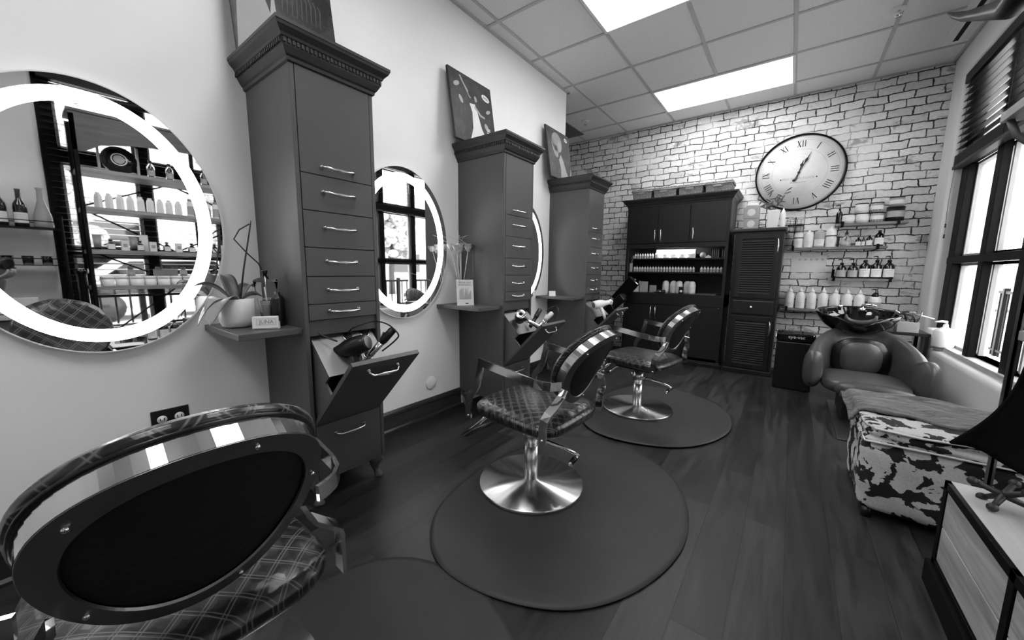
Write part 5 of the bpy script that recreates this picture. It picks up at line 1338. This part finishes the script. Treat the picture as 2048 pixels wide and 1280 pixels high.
for y in (.465, .69): o = thing('product_tube', ['black tipped tube at the near end of the third rack shelf from the top', 'black tipped tube between the square bottles of the third rack shelf'][int(y > .5)], 'tube', (PX+.03, y, zz[1]), -PI/2); MB().lathe([(0,0),(.022,0),(.024,.02),(.024,.022),(0,.022)], 16, None, True, False).obj('cap', 'black_plastic', o); MB().add([(-.022,-.012,.022),(.022,-.012,.022),(.022,.012,.022),(-.022,.012,.022),(-.028,0,.13),(.028,0,.13)], [(0,1,5,4),(3,4,5,2),(0,4,3),(1,2,5),(0,3,2,1)], None, True).obj('tube_body', 'label_grey', o)
def jar():
    o = thing('cream_jar', '', 'jar', (0,0,0), 0, 'white jars on the product rack'); MB().lathe([(0,0),(.033,0),(.035,.003),(.035,.05),(0,.05)], 22, None, True, False).obj('jar_body', 'white_plastic', o); MB().cyl(.036, .05, .068, 22).obj('lid', 'white_plastic', o); return o
for i in range(14): place(jar() if i == 0 else None, 'jar', (PX-.02+.02*(i % 2), .49+.093*i, zz[0]), 'white jar on the lowest rack shelf', 0, 1.0+.25*((i*7) % 3 == 0))
for i in range(6): place(tallb() if i == -1 else None, 'tallb', (PX+.11, .66+.19*i, zz[0]), 'slim pale capped bottle behind the white jars on the lowest rack shelf', -PI/2)
o = thing('framed_notice', 'small framed handwritten notice among the jars on the lowest rack shelf', 'sign', (PX+.07, .90, zz[0]), -PI/2); box(-.09, .09, 0, .012, 0, .15).obj('frame', 'satin_steel', o, bevel=.002); box(-.08, .08, -.001, .0, .01, .14).obj('sheet', 'label_grey', o)
text('notice_lettering', 'All that\nyou are', .03, 'pale_ink', o, T(0, -.0015, .08) @ FY)
o = thing('round_plaque', 'dark plaque with a ringed round emblem on the topmost rack shelf', 'sign', (PX+.02, .66, zz[3]), -PI/2)
MB().cyl(.115, 0, .03, 40, T(0, .015, .118) @ R('X', PI/2)).obj('plaque_body', 'black_gloss', o); MB().lathe([(.045,.0305),(.052,.0305)], 32, T(0, .015, .125) @ R('X', PI/2), False, False).obj('emblem_ring', 'label_white', o); MB().lathe([(.0,.0304),(.036,.0304)], 32, T(0, .015, .125) @ R('X', PI/2), False, False).obj('emblem', 'label_grey', o)
box(-.13, -.115, .0, .03, 0, .25).obj('side_post', 'label_grey', o); box(.115, .13, .0, .03, 0, .25).obj('side_post', 'label_grey', o)
def dk(): return make_bottle('styling_bottle', 'bottle', [(.026,0),(.028,.004),(.028,.10),(.014,.125),(.012,.135)], [(.014,.133),(.014,.16)], 'glass', 'black_plastic', (.0285,.02,.07), 'label_grey', 'clear bottles on the topmost rack shelf')
for i in range(6): place(dk() if i == 0 else None, 'dk', (PX, .86+.13*i, zz[3]), 'clear black capped bottle on the topmost rack shelf', -PI/2)
for i in range(5): 
    o = amber('product_bottle', 0, .19, .036, 'dark bottle with a white label standing on the dresser inside the rack', x=2.84, y=.74+.085*i, z=.397); face_x(o); o['group'] = 'dark bottles on the dresser'

# longhorn mount on top of the rack
t = thing('longhorn_mount', 'polished pair of long cow horns lying on top of the product rack', 'horns', (2.76, 1.55, 2.362))
W0 = V((2.76, 1.55, 2.362))
FARH = [(2.69,1.48,2.42),(2.655,1.62,2.34),(2.625,1.76,2.14),(2.605,1.92,1.985),(2.60,2.05,1.975),(2.60,2.29,2.080),(2.60,2.57,2.205),(2.597,2.72,2.285),(2.595,2.84,2.355)]
NEARH = [(2.69,1.40,2.43),(2.66,1.15,2.47),(2.64,.85,2.475),(2.63,.60,2.44),(2.64,.42,2.37)]
MB().tube([V(p)-W0 for p in FARH], [.050,.048,.044,.040,.036,.026,.019,.013,.004], 16).obj('horn', 'horn_dark', t)
MB().tube([V(p)-W0 for p in NEARH], [.050,.046,.036,.020,.004], 16).obj('horn', 'horn_dark', t)
MB().ell((-.065, -.11, .058), (.065, .13, .060), None, 20, 12).obj('leather_wrap', 'striped_fur', t)

# bar cart by the pier
t = thing('bar_cart', 'black wire bar cart of bottles against the window wall pier', 'cart', (2.86, -.42, 0))
m = MB()
for x in (0, .20):
    for y in (0, .70): m.tube([(x, y, 0), (x, y, 1.50)], .008, 8)
m.obj('cart_frame', 'window_black', t)
CZ = (.66, 1.10, 1.40)
for z in CZ:
    q = MB().box(0, .20, 0, .70, z-.008, z); q.obj('cart_shelf', 'window_black', t)
    MB().tube([(0,0,z+.05),(.20,0,z+.05),(.20,.70,z+.05),(0,.70,z+.05)], .004, 6, True).obj('guard_rail', 'window_black', t)
def wine(): return make_bottle('wine_bottle', 'bottle', [(.036,0),(.038,.004),(.038,.15),(.034,.18),(.016,.215),(.014,.28),(.016,.285),(.016,.295)], None, 'amber_black', 'black_plastic', (.0385,.03,.11), 'paper', 'wine bottles on the bar cart')
for i, y in enumerate((-.12, -.02, .08)): place(wine() if i == 0 else None, 'wine', (2.95, y, CZ[2]+.001), ['leftmost dark wine bottle in the mirror on the top cart shelf', 'middle dark wine bottle on the top cart shelf', 'dark wine bottle beside the carafe on the top cart shelf'][i], -PI/2)
o = make_bottle('spirit_bottle', 'bottle', [(.036,0),(.040,.004),(.040,.12),(.016,.17),(.014,.22),(.018,.225),(.018,.28)], None, 'liquor', 'black_plastic', (.0405,.03,.10), 'paper', None, 'pale labelled spirit bottle at the left end of the top cart shelf'); o.location = (2.95, -.22, CZ[2]+.001); o.rotation_euler.z = -PI/2
o = make_bottle('carafe', 'carafe', [(.050,0),(.055,.01),(.050,.10),(.020,.22),(.016,.30),(.022,.32)], None, 'liquor', 'black_plastic', None, '', None, 'large pale carafe at the window end of the top cart shelf'); o.location = (2.95, .19, CZ[2]+.001)
def tumbler():
    o = thing('drinking_glass', '', 'glass', (0,0,0), 0, 'drinking glasses on the bar cart'); MB().lathe([(0,0),(.028,0),(.033,.07),(.031,.07),(.027,.006),(0,.006)], 18, None, True, False).obj('glass_body', 'glass', o); return o
for i in range(6): place(tumbler() if i == 0 else None, 'tmb', (2.94+.03*(i % 2), -.32+.10*i, CZ[1]+.001), 'clear tumbler in the row on the middle cart shelf')
o = boxthing('magazine_box', 'box', 'white wire fronted box of cards on the lowest cart shelf', 2.96, -.03, CZ[0]+.001, .14, .26, .17, 'paper')
o = boxthing('dark_box', 'box', 'dark box beside the white one on the lowest cart shelf', 2.96, .20, CZ[0]+.001, .12, .10, .15, 'satin_steel')
t = thing('pedestal_stand', 'black pedestal stand between the bar cart and the product rack', 'stand', (2.80, .345, 0)); MB().lathe([(0,0),(.045,0),(.045,.02),(.030,.04),(.030,1.02),(.042,1.04),(.042,1.07),(0,1.07)], 24, None, True, False).obj('pedestal', 'black_gloss', t)

# ------------------------------------------------------------ the photographer
def skin(name, pts, edges, radii, m, parent, sub=2, root=0):
    me = bpy.data.meshes.new(name); me.from_pydata([tuple(p) for p in pts], edges, []); me.update()
    o = bpy.data.objects.new(name, me); COL.objects.link(o); o.parent = parent; me.materials.append(M(m))
    s = o.modifiers.new('skin', 'SKIN'); s.use_smooth_shade = True
    if not me.skin_vertices: me.attributes  # modifier adds the layer
    sv = me.skin_vertices[0].data if me.skin_vertices else None
    if sv is None:
        bm = bmesh.new(); bm.from_mesh(me); bm.verts.layers.skin.verify(); bm.to_mesh(me); bm.free(); sv = me.skin_vertices[0].data
    for i, r_ in enumerate(radii): sv[i].radius = (r_, r_) if not isinstance(r_, tuple) else r_; sv[i].use_root = (i == root)
    d = o.modifiers.new('sub', 'SUBSURF'); d.levels = sub; d.render_levels = sub
    return o
PO = V((2.42, -.44, 0)); FH = V((-.599, .801, 0)); RH = V((.801, .599, 0))
def P(f_, r_, z): return FH*f_ + RH*r_ + V((0, 0, z))
person = thing('person', 'person in a cap and grey shirt kneeling with a camera, seen in the nearest mirror', 'person', PO)
# joints: pelvis, waist, chest, neck, head base ; arms ; legs
J = [P(0,0,.52), P(.05,0,.66), P(.10,0,.82), P(.13,0,.95), P(.16,0,1.03), P(.20,0,1.09),                 # 0-5 spine to head
     P(.13,.16,.94), P(.22,.24,.78), P(.40,.12,1.02),                                                     # 6-8 right shoulder elbow wrist
     P(.13,-.16,.94), P(.27,-.17,.76), P(.42,-.02,.99),                                                   # 9-11 left
     P(.0,.09,.50), P(.16,.12,.10), P(-.24,.13,.07), P(-.34,.13,.05),                                     # 12-15 right leg kneeling
     P(.0,-.09,.50), P(.36,-.13,.50), P(.32,-.14,.10), P(.44,-.15,.045)]                                  # 16-19 left leg up
E_ = [(0,1),(1,2),(2,3),(3,4),(4,5),(3,6),(6,7),(7,8),(3,9),(9,10),(10,11),(0,12),(12,13),(13,14),(14,15),(0,16),(16,17),(17,18),(18,19)]
Rr = [.10,.11,.13,.10,.055,.055,.06,.043,.027,.06,.043,.027,.07,.05,.042,.035,.07,.05,.042,.035]
skin('body', J, E_, Rr, 'skin', person)
skin('shirt', [J[0]+V((0,0,.05)), J[1], J[2], J[3]+V((0,0,.02)), J[6], J[6]*.45+J[7]*.55, J[9], J[9]*.45+J[10]*.55], [(0,1),(1,2),(2,3),(3,4),(4,5),(3,6),(6,7)], [.148,.142,.155,.125,.075,.060,.075,.060], 'shirt_grey', person)
jm = MB().ell((0,0,0), (.135,.165,.135), T(*P(-.01,0,.545)) @ Matrix.Rotation(math.atan2(FH.y, FH.x), 4, 'Z'), 20, 14)
for a_, b_, c_ in ((12, 13, 14), (16, 17, 18)):
    A_, B_, C_ = J[a_], J[b_], J[c_]; jm.tube([A_, A_*.6+B_*.4, A_*.15+B_*.85, B_, B_*.85+C_*.15, B_*.5+C_*.5, C_], [.108,.100,.078,.074,.070,.068,.058], 14); jm.ell(tuple(B_), (.074,.074,.074), None, 12, 10)
jo = jm.obj('jeans', 'denim', person); q_ = jo.modifiers.new('remesh', 'REMESH'); q_.mode = 'VOXEL'; q_.voxel_size = .014; q_.use_smooth_shade = True
q_ = jo.modifiers.new('smooth', 'SMOOTH'); q_.iterations = 6; q_.factor = .5
for k, (a, b) in enumerate(((14, 15), (18, 19))): skin('shoe', [J[a]+V((0,0,-.01)), J[b], J[b]+(FH*.08 if k else FH*-.05)+V((0,0,-.01))], [(0,1),(1,2)], [.055,.045,.035], 'black_plastic', person)
HC = P(.235, .0, 1.165); HR = Matrix.Rotation(math.atan2(FH.y, FH.x), 4, 'Z')
def hm(): return T(*HC) @ HR            # local head frame: +x forward
hd = MB()
def headf(u, v):
    th = 2*PI*u; ph = -PI/2+PI*v; x = math.cos(ph)*math.cos(th); y = math.cos(ph)*math.sin(th); z = math.sin(ph)
    rx, ry, rz = .095, .074, .115
    px, py, pz = rx*x, ry*y, rz*z
    if z < 0: px += .012*(-z)*(1 if x > 0 else -1.2); py *= 1-.28*(-z)
    if x > 0:
        px += .022*math.exp(-((y/.14)**2+((z+.12)/.16)**2))          # nose
        px -= .012*(math.exp(-(((y-.36)/.17)**2+((z-.08)/.12)**2))+math.exp(-(((y+.36)/.17)**2+((z-.08)/.12)**2)))   # eye sockets
        px += .006*math.exp(-((y/.3)**2+((z+.42)/.08)**2))            # lips
    return (px, py, pz)
hd.grid(headf, 40, 28, True, hm()); hd.obj('head', 'skin', person)
for s in (1, -1):
    MB().ell((.078, .029*s, .010), (.011,.013,.009), hm(), 12, 8).obj('eye', 'paper', person); MB().ell((.087, .029*s, .010), (.003,.005,.005), hm(), 10, 6).obj('iris', 'ink', person)
    MB().ell((-.005, .076*s, -.005), (.016,.007,.028), hm(), 12, 8).obj('ear', 'skin', person)
MB().tube([(.088,-.024,-.053),(.096,0,-.055),(.088,.024,-.053)], [.003,.005,.003], 8, False, hm()).obj('mouth', 'tattoo_ink', person)
MB().ell((-.018, 0, .012), (.092,.081,.105), hm(), 24, 14).obj('hair', 'hair_dark', person)
cap_ = MB().lathe([(.102,.0),(.103,.02),(.095,.05),(.070,.078),(.035,.092),(0,.096)], 28, hm() @ T(-.002, 0, .045), True, False)
def brim(u, v): a = (u-.5)*2.4; r_ = .095+.075*v*math.cos(a*.62); return (r_*math.cos(a)*1.02, r_*math.sin(a)*.92, .050-.018*v)
cap_.grid(brim, 18, 6, False, hm()); cap_.obj('cap', 'hair_dark', person, solid=.003)
def hand(w, d, up, side, name, curl):
    # w wrist, d finger direction, up = back of hand normal, side towards thumb
    w, d, up, side = V(w), V(d).normalized(), V(up).normalized(), V(side).normalized()
    pts = [w, w+d*.045, w+d*.085]; skin(name, pts, [(0,1),(1,2)], [(.022,.018),(.036,.016),(.038,.014)], 'skin', person, 2)
    for k, (off, L_) in enumerate(((.030,.072),(.010,.080),(-.010,.075),(-.029,.058))):
        b = w+d*.082+side*off; p1 = b+d*L_*.45-up*.004; dd = (d*math.cos(curl)-up*math.sin(curl)).normalized(); p2 = p1+dd*L_*.35
        dd2 = (d*math.cos(curl*1.9)-up*math.sin(curl*1.9)).normalized(); p3 = p2+dd2*L_*.30
        skin('finger', [b-d*.015, b, p1, p2, p3], [(0,1),(1,2),(2,3),(3,4)], [.0095,.0095,.009,.008,.007], 'skin', person, 2)
    b = w+d*.035+side*.034; skin('thumb', [b-side*.012, b+side*.014+d*.018-up*.006, b+side*.018+d*.045-up*.014, b+side*.012+d*.066-up*.022], [(0,1),(1,2),(2,3)], [.013,.012,.011,.009], 'skin', person, 2)
hand(J[8], FH*.55+V((0,0,.55))-RH*.25, RH, V((0,0,.4))-FH*.6, 'palm', .75)
hand(J[11], FH*.8+V((0,0,.25))+RH*.1, V((0,0,-1))+FH*.3, -RH, 'palm', .55)
for k in range(3): MB().ell((0,0,0), (.016,.010,.004), T(*(J[10]*(.72-.2*k)+J[11]*(.28+.2*k)+V((0,0,.024+.0*k)))), 10, 6).obj('tattoo', 'tattoo_ink', person)
cmt = thing('camera', 'black camera with lens held up by the kneeling person', 'camera', (2.10, 0, 1.0987))
CF = V((-.593, .794, -.133)).normalized(); CRt = V((.801, .599, 0)); CU = CRt.cross(CF).normalized()
CM = Matrix(((CRt.x, CU.x, -CF.x, 0), (CRt.y, CU.y, -CF.y, 0), (CRt.z, CU.z, -CF.z, 0), (0,0,0,1)))   # local +z is backwards
MB().box(-.068, .068, -.048, .045, .125, .175, CM).box(-.022, .022, .045, .068, .130, .178, CM).obj('camera_body', 'black_plastic', cmt, bevel=.006)
MB().lathe([(.0,.022),(.032,.022),(.040,.018),(.041,.045),(.037,.05),(.037,.10),(.033,.126),(0,.126)], 32, CM, True, False).obj('lens', 'black_plastic', cmt)
MB().lathe([(0,.0215),(.030,.0215)], 32, CM, False, False).obj('front_element', 'black_gloss', cmt)
MB().tube([CM @ V(p) for p in ((-.07,.03,.15),(-.10,-.06,.16),(-.08,-.20,.18),(.0,-.26,.22),(.08,-.18,.26),(.09,-.02,.22),(.07,.03,.15))], .006, 8).obj('strap', 'black_plastic', cmt)
# ------------------------------------------------------------ camera and light
cam = bpy.data.cameras.new('camera'); co = bpy.data.objects.new('camera', cam); COL.objects.link(co)
yaw, pitch, roll, FPX = .641666485, -.13366885, .0112344151, 740.703
f = V((-math.sin(yaw)*math.cos(pitch), math.cos(yaw)*math.cos(pitch), math.sin(pitch)))
r = V((math.cos(yaw), math.sin(yaw), 0)); u = r.cross(f)
r2 = math.cos(roll)*r + math.sin(roll)*u; u2 = -math.sin(roll)*r + math.cos(roll)*u
mw = Matrix((( r2.x, u2.x, -f.x, 2.10), (r2.y, u2.y, -f.y, 0), (r2.z, u2.z, -f.z, 1.0987), (0,0,0,1)))
co.matrix_world = mw
cam.sensor_width = 36; cam.lens = FPX/2048*36; cam.clip_start = .01
S.camera = co
w = bpy.data.worlds.new('world'); S.world = w; w.use_nodes = True
bg = w.node_tree.nodes['Background']; bg.inputs[0].default_value = (1, 1, 1, 1); bg.inputs[1].default_value = 6.5
sun = bpy.data.lights.new('sun', 'SUN'); sun.energy = 2.0; sun.angle = .05; so = bpy.data.objects.new('sun', sun); COL.objects.link(so); so.rotation_euler = (.5, .45, 0)
S.view_settings.view_transform = 'Standard'; S.view_settings.look = 'None'; S.view_settings.gamma = 1; S.view_settings.exposure = .42; S.view_settings.use_curve_mapping = False
